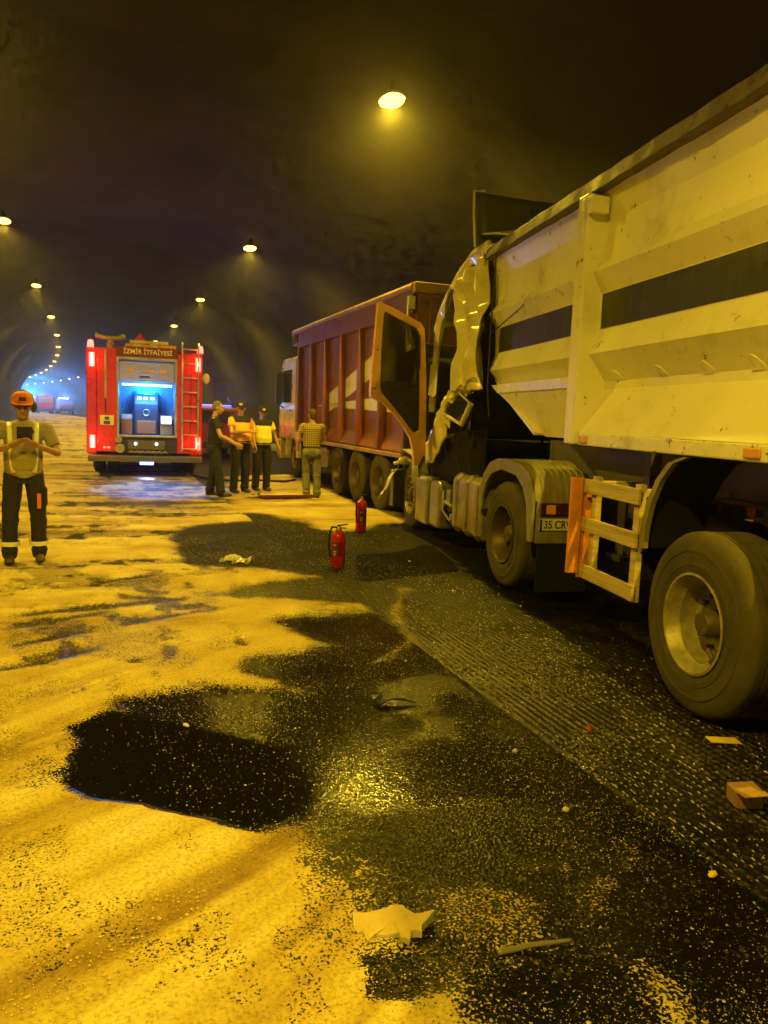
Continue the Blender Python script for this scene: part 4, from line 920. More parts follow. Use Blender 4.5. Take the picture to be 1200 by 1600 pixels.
far_truck('distant_lorry', (-5.4, 158, 0), -8, 'distant brown lorry beside the far fire engine', 'far_brown', 2.9, 'blue')
far_truck('distant_box_truck', (-13.5, 186, 0), -11, 'farthest pale box truck under cyan light at the bend', 'far_white', 3.3, 'cyan')

# ------------------------------------------------------------------ people
def lerp(a, b, f): return tuple(a[i]*(1-f)+b[i]*f for i in range(3))
def hand(b, wrist, d, side, curl, palm_n, s=1.):
    """five fingers: d = direction of the fingers, palm_n = direction the palm faces, side = towards the thumb"""
    w = Vector(wrist); d = Vector(d).normalized(); n = Vector(palm_n); n = (n-d*n.dot(d)).normalized(); sd = d.cross(n)*side
    pc = w+d*.05*s
    for k in range(4):
        o = (k-1.5)*.019*s
        b.tube([w+sd*o*.6, w+d*.05*s+sd*o, w+d*.092*s+sd*o*1.05], [.014*s, .0155*s, .013*s], 8)
        L = (.068, .078, .074, .058)[3-k]*s
        p = w+d*.09*s+sd*o*1.05; dd = d.copy(); pts = [p]
        for j in range(3):
            dd = (dd+n*curl*(.55+.3*j)).normalized(); p = p+dd*L*(.42, .32, .26)[j]; pts.append(p)
        b.tube(pts, [.0105*s, .0098*s, .0088*s, .0072*s], 8)
    th = (sd*.75+d*.6+n*.35*curl).normalized(); p0 = w+d*.025*s+sd*.022*s
    b.tube([p0, p0+th*.035*s, p0+th*.035*s+(th+d*.5+n*.4).normalized()*.032*s, p0+th*.035*s+(th*.6+d+n*.5).normalized()*.058*s], [.014*s, .0125*s, .011*s, .008*s], 8)
FTX = bpy.data.textures.new('folds', 'CLOUDS'); FTX.noise_scale = .11; FTX.noise_depth = 2
def fold(o, amt):
    md = o.modifiers.new('f', 'DISPLACE'); md.texture = FTX; md.texture_coords = 'LOCAL'; md.strength = amt; md.mid_level = .5
    return o
def person(name, loc, face, label, H, top, legs, shoe='boot', skin='skin', hair='hair_grey', cap=None, J=None, look=(0, 0), vest=None, yoke=None, belly=0., sleeve=.55, extra=None, voxel=.009, hands=None, capmark=False, fat=1.0, belt=True, headk=1.0):
    """local frame: facing -y, +x = the figure's left. face: degrees to turn about z"""
    t = root(name, loc, -face, label, 'person'); k = H/1.78
    j = dict(hl=(.095, 0, .93), hr=(-.095, 0, .93), kl=(.115, -.015, .50), kr=(-.115, -.015, .50), al=(.125, .03, .09), ar=(-.125, .03, .09),
             sl=(.195, .01, 1.445), sr=(-.195, .01, 1.445), el=(.27, .03, 1.16), er=(-.27, .03, 1.16), wl=(.285, -.05, .92), wr=(-.285, -.05, .92),
             neck=(0, .005, 1.50), head=(0, -.02, 1.655), hdl=None, hdr=None, toe_l=(.02, -1, 0), toe_r=(-.02, -1, 0), lean=0.)
    if J: j.update(J)
    S = lambda p: tuple(c*k for c in p)
    q = {a: (S(v) if isinstance(v, tuple) and not a.startswith('toe') and not a.startswith('hd') else v) for a, v in j.items()}
    hx, hy, hz = q['head']; lx = hx-q['neck'][0]
    # skin: head, neck, arms, hands, and a slim body inside the clothes
    b = B(); M = Matrix.Translation(q['head']) @ Euler((R(look[1]), 0, R(look[0]))).to_matrix().to_4x4() @ Matrix.Scale(k*headk, 4)
    b.ball((0, .012, .025), (.076, .094, .098), 20, 14, M); b.ball((0, -.020, -.052), (.058, .066, .066), 16, 10, M); b.ball((0, -.058, -.092), (.030, .026, .024), 10, 8, M)
    b.tube([(0, -.078, .022), (0, -.096, -.012), (0, -.106, -.030), (0, -.086, -.042)], [.011, .014, .018, .012], 8, True, M)
    b.ball((0, -.082, .030), (.055, .018, .012), 12, 6, M); b.ball((.040, -.062, -.022), (.026, .024, .022), 10, 6, M); b.ball((-.040, -.062, -.022), (.026, .024, .022), 10, 6, M)
    b.ball((0, -.082, -.062), (.024, .012, .008), 10, 6, M)
    for s in (-1, 1): b.ball((s*.078, .012, -.008), (.010, .020, .032), 8, 8, M)
    nk = q['neck']; b.tube([(nk[0], nk[1]+.012, nk[2]-.06*k), (nk[0], nk[1], nk[2]), tuple(M @ Vector((0, .02, -.05)))], [.062*k, .055*k, .054*k], 12)
    b.loft([(0, .0, .88*k, .13*k, .09*k), (0, 0, 1.05*k, .125*k, .09*k), (0, 0, 1.3*k, .15*k, .095*k), (0, .01, 1.44*k, .12*k, .07*k)])
    for s in 'lr':
        b.capsule(q['s'+s], q['e'+s], .048*k, .040*k); b.capsule(q['e'+s], q['w'+s], .040*k, .027*k)
        b.capsule(q['h'+s], q['k'+s], .06*k, .045*k); b.capsule(q['k'+s], q['a'+s], .045*k, .032*k)
        e, w = Vector(q['e'+s]), Vector(q['w'+s]); hd = j['hd'+s] or ((w-e).normalized(), Vector((1, 0, 0)) if s == 'r' else Vector((-1, 0, 0)), .35)
        hand(b, w, hd[0], (1 if s == 'l' else -1)*(hd[3] if len(hd) > 3 else 1), hd[2], hd[1], k)
    b.build('body', skin, t, remesh=voxel*.75)
    # trousers
    K = k; kf = k*fat
    b = B(); b.loft([(0, .005, .84*k, .165*k, .115*k), (0, .01, .94*k, .175*k, .125*k), (0, .005-belly*.3, 1.03*k, (.16+belly*.5)*k, (.115+belly)*k), (0, 0, 1.06*k, (.155+belly*.5)*k, (.11+belly)*k)])
    for s in 'lr':
        hp, kn, an = q['h'+s], q['k'+s], q['a'+s]; an = lerp(an, kn, -.02)
        b.capsule(hp, kn, .098*kf, .078*kf); b.capsule(kn, an, .078*kf, .070*kf); b.ball((hp[0], hp[1]+.03*k, hp[2]-.02*k), (.10*kf, .11*kf, .11*kf))
        b.ball(lerp(kn, an, .12), (.083*kf, .083*kf, .05*k)); b.ball(lerp(kn, an, .90), (.080*kf, .084*kf, .04*k))
    fold(b.build('trousers', legs, t, remesh=voxel), .018)
    # shirt and sleeves
    sl, sr = q['sl'], q['sr']; cxs = (sl[0]+sr[0])/2; cys = (sl[1]+sr[1])/2
    b = B(); wdt = abs(sl[0]-sr[0])/2/k
    b.loft([(0, -.005-belly*.3, .985*k, (.172+belly*.5)*k, (.125+belly)*k), (0, -.01-belly*.5, 1.12*k, (.172+belly*.6)*k, (.128+belly*1.1)*k), (cxs*.6, cys*.6-.01-belly*.2, 1.28*k, .182*k, (.128+belly*.5)*k), (cxs, cys, 1.40*k, (wdt+.005)*k, .115*k), (cxs, cys, 1.455*k, (wdt*.80)*k, .085*k), (nk[0], nk[1]+.005, 1.50*k, .075*k, .068*k)])
    for s in 'lr':
        sh, el = q['s'+s], q['e'+s]; en = lerp(sh, el, sleeve)
        b.ball(lerp(sh, (cxs, cys, 1.40*k), .12), (.070*k, .072*k, .064*k)); b.tube([lerp(sh, el, -.02), en], [.066*k, .070*k], 12); b.ball(en, (.066*k, .066*k, .03*k)) if False else None
    fold(b.build('shirt', top, t, remesh=voxel), .012)
    if belt: b = B(); b.loft([(0, -.005-belly*.3, 1.0*k, (.178+belly*.5)*k, (.130+belly)*k), (0, -.005-belly*.3, 1.04*k, (.176+belly*.5)*k, (.130+belly)*k)], 24); b.build('belt', 'black_plastic', t, smooth=True)
    if yoke:
        b = B(); b.loft([(cxs, cys-.002, 1.335*k, (wdt*.97)*k, .126*k), (cxs, cys-.002, 1.41*k, (wdt+.012)*k, .121*k), (cxs, cys, 1.462*k, (wdt*.82)*k, .092*k), (nk[0], nk[1]+.005, 1.508*k, .080*k, .074*k)])
        for s in 'lr': b.ball(lerp(q['s'+s], (cxs, cys, 1.40*k), .12), (.074*k, .076*k, .068*k))
        b.build('yoke', yoke, t, remesh=voxel)
        b = B(); b.loft([(cxs*.9, cys-.004, 1.318*k, .186*k, .132*k), (cxs*.9, cys-.004, 1.340*k, .187*k, .131*k)], 28); b.build('chest_band', 'reflective', t, smooth=True)
    # boots
    for s in 'lr':
        an = Vector(q['a'+s]); d = Vector(j['toe_'+s]).normalized()
        b = B(); b.capsule(tuple(an+Vector((0, 0, .09*k))), tuple(an+Vector((0, 0, -.02*k))), .062*k, .058*k)
        b.capsule(tuple(an+Vector((0, 0, -.045*k))-d*.03*k), tuple(an+Vector((0, 0, -.048*k))+d*.13*k), .048*k, .046*k); b.ball(tuple(an+d*.15*k+Vector((0, 0, -.05*k))), (.052*k, .058*k, .040*k))
        o = b.build('boot', shoe, t, remesh=voxel)
    # hair / cap
    if hair:
        b = B(); b.ball((0, .020, .040), (.081, .094, .094), 20, 14, M); b.ball((0, .050, -.01), (.074, .062, .075), 16, 10, M)
        v = [p for p in b.v]
        ob = b.build('hair', hair, t, remesh=.008)
        # keep the face free: trim the front with a plane
        me = ob.data; bm = bmesh.new(); bm.from_mesh(me); pl = M @ Vector((0, -.03, .06)); no = (M.to_3x3() @ Vector((0, -1, -.55))).normalized()
        r_ = bmesh.ops.bisect_plane(bm, geom=bm.verts[:]+bm.edges[:]+bm.faces[:], plane_co=pl, plane_no=no, clear_outer=True)
        bmesh.ops.holes_fill(bm, edges=[e for e in bm.edges if e.is_boundary]); bm.to_mesh(me); bm.free()
    if cap:
        b = B(); b.lathe([(.035, .100), (.045, .099), (.085, .093), (.115, .076), (.135, .045), (.142, .001)], (0, .012, 0), 'z', 24, M); c = b.build('cap', cap, t, smooth=True)
        b = B()
        for i in range(13):
            a = R(200+140*i/12); b.v += [tuple(M @ Vector((.098*math.cos(a), .012+.098*math.sin(a), .042))), tuple(M @ Vector((.092*math.cos(a), .012+.178*math.sin(a)+.0, .022+.012*math.sin(math.pi*i/12))))]
        b.f += [(2*i, 2*i+2, 2*i+3, 2*i+1) for i in range(12)]; b.build('brim', cap, c, solid=.005, smooth=True)
        b = B(); b.box(-.03, .03, -.092, -.085, .062, .098, M); b.build('badge', 'black_plastic' if capmark else 'letter_white', c)
    for s in (-1, 1):
        b = B(); b.ball((s*.031, -.081, .008), (.012, .006, .006), 8, 6, M); b.build('eye', 'hair_grey', t)
    if extra: extra(t, q, k, M)
    return t

def worker_extra(t, q, k, M):
    b = B()
    for s in (-1, 1):
        b.tube([(s*.112*k, -.105*k, 1.455*k), (s*.118*k, -.133*k, 1.36*k), (s*.112*k, -.150*k, 1.22*k), (s*.105*k, -.152*k, 1.06*k), (s*.10*k, -.150*k, .93*k)], [(.022*k, .006*k)]*5, 8)
    for s in (-1, 1):
        b = B(); P = [(s*.125, -.078, 1.475), (s*.128, -.121, 1.42), (s*.125, -.142, 1.32), (s*.120, -.150, 1.20), (s*.112, -.153, 1.08), (s*.10, -.152, .96)]
        b.v = [tuple(c*k for c in (x+o, y, z)) for x, y, z in P for o in (-.024, .024)]; b.f = [(2*i, 2*i+1, 2*i+3, 2*i+2) for i in range(5)]
        b.build('reflective_stripe', 'reflective', t, solid=.006, smooth=True)
    for s, a, kn in ((1, q['al'], q['kl']), (-1, q['ar'], q['kr'])):
        p0, p1 = lerp(a, kn, .22), lerp(a, kn, .34); b = B(); b.tube([p0, p1], [.098*k, .102*k], 20, False); b.build('leg_band', 'reflective', t, smooth=True)
    b = B(); b.loft([(0, -.012, .90*k, .05*k, .152*k), (0, -.012, .95*k, .176*k, .150*k), (0, -.01, 1.02*k, .184*k, .146*k)]); b.build('vest_hem', 'khaki', t, remesh=.01)
    b = B(); b.box(.175*k, .225*k, -.08*k, .07*k, .60*k, .80*k); b.build('thigh_pocket', 'navy_trousers', t, bevel=.02)
    b = B(); b.box(.12*k, .16*k, -.135*k, -.12*k, .58*k, .74*k); b.build('tool', 'orange_cloth', t, bevel=.006)
    # glasses and ear defender
    b = B()
    for s in (-1, 1):
        c = Vector((s*.032, -.092, .008)); pts = [tuple(M @ (c+Vector((.024*math.cos(a), -.001, .017*math.sin(a))))) for a in [2*math.pi*i/14 for i in range(15)]]; b.tube(pts, .0022, 5)
        b.tube([tuple(M @ Vector((s*.056, -.09, .012))), tuple(M @ Vector((s*.082, .0, .01)))], .002, 5)
    b.build('glasses', 'black_plastic', t)
    b = B(); b.ball((.098, .03, -.01), (.03, .045, .055), 12, 10, M); b.tube([(.095, .02, .04), (.085, .02, .11), (.0, .02, .148), (-.08, .02, .11)], .008, 6, True, M); b.build('ear_defender', 'boot', t, smooth=True)
    b = B(); b.ball((.085*k, -.140*k, 1.385*k), (.022*k, .008*k, .02*k)); b.build('chest_badge', 'black_plastic', t)
hl = (Vector((-.80, -.25, .42)), Vector((-.1, .5, 1)), .25, 1); hr = (Vector((.80, -.25, .42)), Vector((.1, .5, 1)), .25, 1)
worker = person('person', (-.72, 8.68, .02), 6, 'person in orange cap and khaki vest standing left, looking down at a phone', 1.74, 'khaki', 'navy_trousers', skin='skin_tan', hair='hair_brown', cap='orange_cloth',
    J=dict(sl=(.225, -.01, 1.43), sr=(-.225, -.01, 1.43), el=(.325, -.08, 1.165), er=(-.33, -.08, 1.165), wl=(.135, -.34, 1.245), wr=(-.145, -.34, 1.235), hdl=hl, hdr=hr, head=(.0, -.05, 1.645), kl=(.135, -.01, .5), kr=(-.135, -.01, .5), al=(.14, .03, .09), ar=(-.15, .0, .09)),
    look=(0, 9), sleeve=.72, belly=.03, extra=worker_extra, voxel=.008, capmark=True, fat=1.06, belt=False, headk=1.1)
def phone():
    k = 1.74/1.78; M = worker.matrix_world.copy()
    t = root('phone', (-.72+.0, 8.68, .02), -6, 'black phone held up in the hands of the orange-capped person', 'phone')
    t.location = (-.72+.045, 8.68-.36, 1.345); t.rotation_euler = (R(24), 0, R(6))
    b = B(); b.box(-.07, .07, -.006, .006, -.07, .09); b.build('case', 'phone', t, bevel=.004)
    b = B(); b.box(-.064, .064, .0065, .0075, -.062, .084); b.build('screen', 'dark_glass', t)
phone()
def holster(t, q, k, M):
    p = lerp(q['hl'], q['kl'], .62); b = B(); b.tube([lerp(q['hl'], q['kl'], .58), lerp(q['hl'], q['kl'], .66)], .093*k, 18, False); b.build('thigh_strap', 'reflective', t, smooth=True)
    b = B(); b.box(p[0]+.08*k, p[0]+.13*k, p[1]-.03, p[1]+.05, p[2], p[2]+.22*k); b.build('holster', 'black_plastic', t, bevel=.015)
    e = q['sl']; b = B(); b.ball((e[0]+.06*k, e[1], e[2]-.07*k), (.02, .04, .04)); b.build('sleeve_badge', 'letter_white', t)
person('person', (2.13, 15.16, .0), 78, 'person in dark navy uniform with bare grey head, standing by the fire engine', 1.84, 'navy', 'navy', hair='hair_grey',
    J=dict(wl=(.16, -.38, 1.0), el=(.25, -.10, 1.14), wr=(-.10, -.40, .98), er=(-.25, -.12, 1.14), head=(0, -.05, 1.655), al=(.10, .10, .09), ar=(-.10, -.12, .09), kl=(.10, .03, .5), kr=(-.10, -.07, .5)), look=(0, 8), belly=.03, fat=1.12, extra=holster)
person('person', (2.72, 15.75, 0), 20, 'person in navy cap and orange hi-vis shirt, middle of the three officers', 1.86, 'hivis_orange', 'navy_trousers', cap='navy', yoke='navy', hair='hair_brown',
    J=dict(wr=(.02, -.30, 1.22), er=(-.27, -.14, 1.18), el=(.28, .02, 1.16), wl=(.27, -.10, .93)), look=(-35, 5), belly=.05, fat=1.12)
person('person', (3.25, 16.16, 0), 12, 'person in navy cap and yellow hi-vis shirt, rightmost of the three officers', 1.78, 'hivis_yellow', 'navy_trousers', cap='navy', yoke='navy', hair='hair_brown',
    J=dict(el=(.30, .02, 1.18), wl=(.34, -.08, .95), er=(-.29, .0, 1.18), wr=(-.28, -.14, .97), al=(.10, -.02, .09), ar=(-.12, .05, .09)), look=(-10, 10), belly=.04, fat=1.12)
person('person', (3.97, 14.8, 0), 172, 'person seen from behind in yellow plaid shirt beside the red tipper', 1.76, 'plaid', 'grey_trousers', hair='hair_brown', J=dict(el=(.28, .0, 1.17), wl=(.27, -.12, .95), er=(-.26, -.10, 1.18), wr=(-.12, -.25, 1.10), kl=(.10, -.05, .5), al=(.09, .04, .09)), look=(10, 0), sleeve=.5, fat=1.06)

# ------------------------------------------------------------------ fire extinguishers
def extinguisher(loc, yaw, h, label):
    t = root('fire_extinguisher', loc, yaw, label, 'extinguisher', 'fire extinguishers on the road'); r = .078; c = h-.10
    b = B(); b.lathe([(0, .001), (0, r*.9), (.012, r), (c-.06, r), (c-.025, r*.86), (c, r*.45), (c+.012, .03), (c+.012, .001)], (0, 0, 0), 'z', 28); b.build('cylinder', 'ext_red', t, smooth=True)
    b = B(); b.lathe([(c+.008, .032), (c+.03, .03), (c+.05, .022), (c+.055, .001)], (0, 0, 0), 'z', 14); b.build('valve', 'ext_metal', t, smooth=True)
    b = B(); b.prism([(-.02, c+.052), (.10, c+.072), (.10, c+.082), (-.02, c+.066)], -.012, .012, 'y'); b.prism([(-.02, c+.03), (.085, c+.028), (.085, c+.038), (-.02, c+.042)], -.01, .01, 'y'); b.build('lever', 'rubber', t, bevel=.003)
    b = B(); b.tube([(-.02, 0, c+.04), (-.075, 0, c+.045), (-.10, 0, c-.02), (-.105, 0, c*.6), (-.09, -.01, c*.28)], .011, 8); b.build('hose', 'rubber', t, smooth=True)
    b = B()
    for i in range(9):
        a = R(205+i*11); b.v += [((r+.0015)*math.cos(a), (r+.0015)*math.sin(a), z) for z in (c*.32, c*.72)]
    b.f += [(2*i, 2*i+2, 2*i+3, 2*i+1) for i in range(8)]; b.build('paper_label', 'fire_dark_red', t, smooth=True)
    b = B()
    for zz in (.35, .40, .45, .62): b.add([((r+.0028)*math.cos(R(a)), (r+.0028)*math.sin(R(a)), c*z) for a in (215, 225, 235, 245) for z in (zz, zz+.025)], [(0, 2, 3, 1), (2, 4, 5, 3), (4, 6, 7, 5)])
    b.build('label_print', 'label_paper', t)
    return t
extinguisher((2.47, 7.98, -.006), 8, .50, 'bright red fire extinguisher standing alone nearer on wet asphalt')
extinguisher((3.56, 10.43, .0), -25, .555, 'red fire extinguisher standing farther back by the wrecked front wheel')

# ------------------------------------------------------------------ debris
def debris():
    def poly_slab(name, pts, th, m, loc, rot, label, cat, seed=0, rimm=None):
        rr = random.Random(seed); b = B(); n = len(pts)
        top = [(x, y, th+rr.uniform(-.006, .006)) for x, y in pts]; bot = [(x*1.0, y*1.0, 0) for x, y in pts]
        cxx = sum(p[0] for p in pts)/n; cyy = sum(p[1] for p in pts)/n
        b.add(bot+top+[(cxx, cyy, th+.008)], [tuple(range(n-1, -1, -1))]+[(i, (i+1) % n, n+(i+1) % n, n+i) for i in range(n)]+[(n+i, n+(i+1) % n, 2*n) for i in range(n)])
        o = b.build(name, m, None, bevel=.002); o.location = loc; o.rotation_euler = rot; return tag(o, label, cat)
    # star-shaped bumper fragment dusted with sand
    st = [(-.16, .07), (-.03, .09), (.03, .115), (.09, .055), (.17, .07), (.12, .0), (.115, -.04), (.07, -.05), (.075, -.095), (.03, -.06), (-.06, -.055), (-.09, -.09), (-.11, -.05), (-.15, -.04)]
    t = root('bumper_fragment', (.88, 2.13, .012), 24, 'jagged star-shaped plastic fragment covered in sand, nearest the viewer', 'debris')
    b = B(); n = len(st); rr = random.Random(9); ed = []
    for q in range(n):
        (x0, y0), (x1, y1) = st[q], st[(q+1) % n]
        for f in (0, .33, .66): ed.append(((x0*(1-f)+x1*f)*.80+rr.uniform(-.004, .004), (y0*(1-f)+y1*f)*.80+rr.uniform(-.004, .004)))
    n = len(ed); RN = 5
    hh = lambda x, y, r: .016+.016*math.sin(9*x+4*y)*r+.010*(1-r)+.004*math.sin(47*x+31*y)+.003*math.sin(83*y-60*x)
    b.v = [(x*r, y*r, hh(x*r, y*r, r)) for r in [k/RN for k in range(1, RN+1)] for x, y in ed]+[(0, 0, .028)]
    b.f = [(k*n+q, k*n+(q+1) % n, (k+1)*n+(q+1) % n, (k+1)*n+q) for k in range(RN-1) for q in range(n)]+[(q, (q+1) % n, RN*n) for q in range(n)]
    b.build('sandy_face', 'shard_sandy', t, smooth=True)
    b = B(); b.v = [(x*1.01, y*1.01, z) for x, y in ed for z in (0, hh(x, y, 1)-.002)]; b.f = [(2*q, 2*((q+1) % n), 2*((q+1) % n)+1, 2*q+1) for q in range(n)]; b.build('broken_edge', 'shard_white', t, solid=.004)
    # thin trim strip
    b = B(); b.grid(lambda u, v: (-.12+.24*u, (.02*min(u, .45)-.03*max(0, u-.45))+.018*v*(1-.75*u), .008+.035*max(0, u-.3)+.010*v), 12, 2); o = b.build('trim_strip', 'trim_grey', None, solid=.006, smooth=True); o.location = (1.27, 1.90, .0); o.rotation_euler = (R(6), 0, R(-8)); tag(o, 'thin pale trim strip lying on oily sand in the foreground', 'debris')
    # dark curled shard
    t = root('plastic_shard', (1.60, 3.97, .0), 12, 'dark curled plastic shard in the middle of the wet road', 'debris')
    b = B(); b.grid(lambda u, v: (-.10+.22*u, .05*(v-.5)*(1.2-u), .012+.035*abs(math.sin(3.2*u))*(1-v*.6)), 12, 4); b.build('blade', 'shard_dark', t, solid=.006, smooth=True)
    b = B(); b.grid(lambda u, v: (-.13+.06*u, .01+.05*v, .01+.07*u*(1-v)+.03*v), 5, 4); b.build('tip', 'shard_dark', t, solid=.006, smooth=True)
    # clear headlamp shell
    t = root('headlamp_shell', (1.45, 8.42, .0), 25, 'broken clear headlamp shell lying on the road left of the extinguishers', 'debris')
    b = B(); b.grid(lambda u, v: (-.15+.30*u, -.07+.14*v+.02*math.sin(u*7), .012+.065*abs(math.sin(math.pi*v*(.8+.3*u)))*(.3+.7*abs(math.sin(3.6*u+.4)))+.006*math.sin(u*31)*math.sin(v*9)), 22, 9); b.build('lens', 'clear_plastic', t, solid=.004)
    for i, (x, y, a) in enumerate(((-.17, -.06, 20), (.13, -.09, -30), (-.04, -.12, 65))):
        b = B(); b.add([(x-.03, y, .0), (x+.03, y+.01, .0), (x+.012, y+.004, .055), (x-.018, y, .04)], [(0, 1, 2, 3)], Matrix.Rotation(R(a*.2), 4, 'Z')); b.build('splinter', 'clear_plastic', t, solid=.004)
    b = B(); b.box(-.12, .14, -.07, .05, .002, .02); b.build('base', 'shard_dark', t, bevel=.006)
    # yellow card and brown box by the trailer wheel
    b = B(); b.box(-.085, .085, -.035, .035, 0, .006); o = b.build('yellow_card', 'card_yellow', None, bevel=.001); o.location = (3.12, 3.03, .004); o.rotation_euler = (R(2), R(3), R(-14)); tag(o, 'flat yellow card on the milled asphalt below the trailer wheel', 'card')
    t = root('cardboard_box', (2.70, 2.47, -.005), 20, 'small crushed brown carton near the right edge of the road', 'box')
    b = B(); b.prism([(-.06, 0), (.06, 0), (.055, .085), (-.065, .075)], -.05, .05, 'y'); b.build('carton', 'card_board', t, bevel=.004)
    b = B(); b.add([(-.066, -.052, .077), (.056, -.052, .088), (.05, -.12, .10), (-.06, -.115, .085)], [(0, 1, 2, 3)]); b.build('flap', 'card_board', t, solid=.003)
    # yellow board behind the officers
    t = root('warning_board', (3.42, 14.75, .035), -4, 'flat yellow board lying on the road between officers and red tipper', 'board')
    b = B(); b.box(-.50, .50, -.22, .22, .015, .04); b.build('board', 'board_yellow', t, bevel=.006)
    b = B(); b.box(-.53, .53, -.25, -.222, .0, .055); b.build('edge_strip', 'fire_dark_red', t, bevel=.004)
    b = B(); b.grid(lambda u, v: (-.75+.28*u, -.15+.25*v, .03+.10*u*(1-v)+.02*math.sin(u*9)), 8, 5); b.build('torn_corner', 'clear_plastic', t, solid=.005)
    # hose snaking from the engine
    b = B(); b.tube([(2.2, 19.6, .05), (2.5, 18.7, .03), (3.0, 18.2, .03), (3.6, 18.35, .03), (4.2, 18.1, .03), (4.6, 18.6, .03)], .03, 8); tag(b.build('fire_hose', 'rubber', None, smooth=True), 'dark fire hose lying across the road behind the officers', 'hose')
    # small fragments
    rr = random.Random(3)
    spots = [(1.95, 3.2, 'white_paint', 'pale paint flake on the wet asphalt beside the milled edge'), (1.86, 2.62, 'shard_white', 'white plastic chip in the oily middle of the road'), (2.50, 3.35, 'ext_red', 'red plastic chip on the milled strip'),
             (2.12, 2.05, 'card_yellow', 'yellow chip at the lower right of the milled strip'), (.42, 3.95, 'shard_white', 'white chip at the left rim of the black puddle'), (3.35, 8.05, 'board_yellow', 'yellow scrap lying in front of the drive wheel'), (.98, 5.45, 'shard_white', 'pale fragment at the tip of the sand fingers'), (3.2, 6.55, 'shard_white', 'white fragment under the trailer side guard')]
    for i, (x, y, m, lab) in enumerate(spots):
        n = 6; pts = [((.012+rr.uniform(0, .014))*math.cos(2*math.pi*k/n), (.009+rr.uniform(0, .010))*math.sin(2*math.pi*k/n)) for k in range(n)]
        poly_slab('fragment', pts, .008, m, (x, y, .012), (R(rr.uniform(-12, 12)), R(rr.uniform(-12, 12)), rr.uniform(0, 6)), lab, 'debris', i)
debris()
def grit_glints():
    n = 42000
    x = rng.uniform(-.6, 3.6, n*3); y = 1.3+(rng.random(n*3)**1.6)*9.0
    s = sand_mask(x, y); cl = vnoise(x, y, 1.6, 71, 4); p = (1-s)*(.30+.8*soft(cl-.53, .10))*(1-.85*soft(x-STRIP_X, .05))*(1-.8*soft(sdist(x, y, PUDDLE), .05))
    keep = np.where(rng.random(n*3) < p)[0][:n]; x, y = x[keep], y[keep]; m = len(x)
    r = rng.gamma(2., .00055, m)+.0009; r *= np.where(rng.random(m) < .012, 2.2, 1.)
    base = np.array([(1, 0, 0), (0, 1, 0), (-1, 0, 0), (0, -1, 0), (0, 0, .8), (0, 0, -.8)]); F = np.array([(0, 1, 4), (1, 2, 4), (2, 3, 4), (3, 0, 4), (1, 0, 5), (2, 1, 5), (3, 2, 5), (0, 3, 5)])
    jit = 1+rng.uniform(-.35, .35, (m, 6, 1)); V = base[None]*r[:, None, None]*jit; a = rng.uniform(0, 6.28, m); c, sn = np.cos(a), np.sin(a)
    V = np.stack([V[..., 0]*c[:, None]-V[..., 1]*sn[:, None], V[..., 0]*sn[:, None]+V[..., 1]*c[:, None], V[..., 2]], -1)
    V += np.stack([x, y, .003+r*.5], -1)[:, None]
    me = bpy.data.meshes.new('grit_glints'); me.from_pydata(V.reshape(-1, 3).tolist(), [], (F[None]+6*np.arange(m)[:, None, None]).reshape(-1, 3).tolist()); me.materials.append(MATS['grit_glints'])
    o = bpy.data.objects.new('grit_glints', me); COL.objects.link(o); tag(o, 'pale grit standing in for lamp glints on the wet asphalt', 'grit_glints', kind='stuff')
def milled():
    per = .048; xs = np.arange(STRIP_X+.03, 4.1, per); ys = np.arange(1.2, 13, .036)
    X, Y = np.meshgrid(xs, ys); X = X.ravel(); Y = Y.ravel(); X = X+rng.normal(0, .0022, X.shape); Y = Y+rng.uniform(-.014, .014, X.shape)
    cl = vnoise(X, Y, 1.1, 81, 4); s = sand_mask(X, Y)
    p = .95*soft(cl-.45, .09)*(1-.93*soft(X-3.15-.085*(Y-4), .5))*(1-.60*soft(Y-4.6, 1.2))*(1-.35*soft(Y-8.5, 2))*(1-.7*s)*(1-.45*soft(2.6-Y, .8))
    k = np.where(rng.random(len(X)) < p)[0]; X, Y = X[k]-.03*(vnoise(X[k], Y[k], .6, 51, 2)-.5), Y[k]; m = len(X)
    rx = rng.uniform(.0022, .0048, m); ry = rng.uniform(.006, .017, m); rz = rng.uniform(.003, .006, m)
    base = np.array([(1, 0, 0), (0, 1, 0), (-1, 0, 0), (0, -1, 0), (0, 0, 1), (0, 0, -1)]); F = np.array([(0, 1, 4), (1, 2, 4), (2, 3, 4), (3, 0, 4), (1, 0, 5), (2, 1, 5), (3, 2, 5), (0, 3, 5)])
    V = base[None]*np.stack([rx, ry, rz], -1)[:, None]*(1+rng.uniform(-.3, .3, (m, 6, 1)))+np.stack([X, Y, np.full(m, .002)], -1)[:, None]
    me = bpy.data.meshes.new('milled_glints'); me.from_pydata(V.reshape(-1, 3).tolist(), [], (F[None]+6*np.arange(m)[:, None, None]).reshape(-1, 3).tolist()); me.materials.append(MATS['stone_glint'])
    o = bpy.data.objects.new('milled_glints', me); COL.objects.link(o); tag(o, 'rows of pale stone chips standing in for glints along the milled strip', 'stone_glint', kind='stuff')
mat('stone_glint', (.46, .43, .39), .3, var=.5, vscale=25)  # pale stones take the place of specular glints on the ridges
milled()
mat('grit_glints', (.50, .44, .32), .35, var=.5, vscale=30)  # pale chips, also standing in for lamp glints on wet stone
grit_glints()
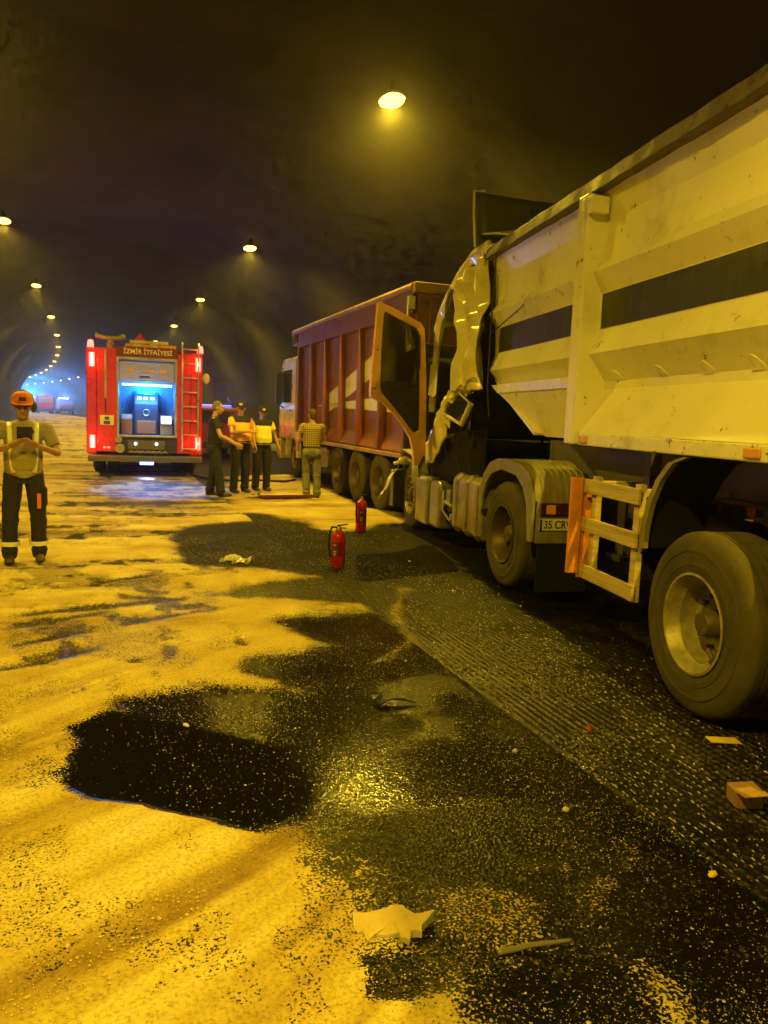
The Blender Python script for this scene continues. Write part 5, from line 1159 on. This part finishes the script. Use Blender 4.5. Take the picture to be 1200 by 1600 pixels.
def sand_clumps():
    n = 60000; x = rng.uniform(-2.2, 2.15, n); y = 1.3+(rng.random(n)**1.7)*6.5; s = sand_mask(x, y)
    p = s*(.10+.9*soft(vnoise(x, y, 1.9, 91, 4)-.54, .08)); k = np.where((rng.random(n) < p) & (s > .35))[0]; x, y, s = x[k], y[k], s[k]; m = len(x)
    r = rng.gamma(2., .0009, m)+.0012; r *= np.where(rng.random(m) < .01, 2.2, 1.)
    zt = s*(.012+.03*vnoise(x, y, 1.7, 21, 4)**2+.008*vnoise(x, y, 14, 22, 3))
    base = np.array([(1, 0, 0), (0, 1, 0), (-1, 0, 0), (0, -1, 0), (0, 0, .7), (0, 0, -.7)]); F = np.array([(0, 1, 4), (1, 2, 4), (2, 3, 4), (3, 0, 4), (1, 0, 5), (2, 1, 5), (3, 2, 5), (0, 3, 5)])
    V = base[None]*r[:, None, None]*(1+rng.uniform(-.4, .4, (m, 6, 1)))+np.stack([x, y, zt+r*.2], -1)[:, None]
    me = bpy.data.meshes.new('sand_clumps'); me.from_pydata(V.reshape(-1, 3).tolist(), [], (F[None]+6*np.arange(m)[:, None, None]).reshape(-1, 3).tolist()); me.materials.append(MATS['sand_grain'])
    o = bpy.data.objects.new('sand_clumps', me); COL.objects.link(o); tag(o, 'coarse grains lying on the yellow sand', 'sand', kind='stuff')
mat('sand_grain', (.58, .47, .20), .8, var=.45, vscale=60)
sand_clumps()

# ------------------------------------------------------------------ smoky air
def haze():
    b = B(); b.box(-60, 12, -27, 342, -1.2, 9.2); o = b.build('haze', 'concrete'); o.data.materials.clear()
    m = bpy.data.materials.new('haze'); m.use_nodes = True; n = m.node_tree.nodes; n.remove(n['Principled BSDF'])
    v = n.new('ShaderNodeVolumePrincipled'); v.inputs['Color'].default_value = (.85, .84, .82, 1); v.inputs['Density'].default_value = HAZE; v.inputs['Anisotropy'].default_value = .86
    m.node_tree.links.new(v.outputs[0], n['Material Output'].inputs['Volume']); o.data.materials.append(m); tag(o, 'thin smoke hanging in the tunnel air', 'haze', kind='stuff')
haze()
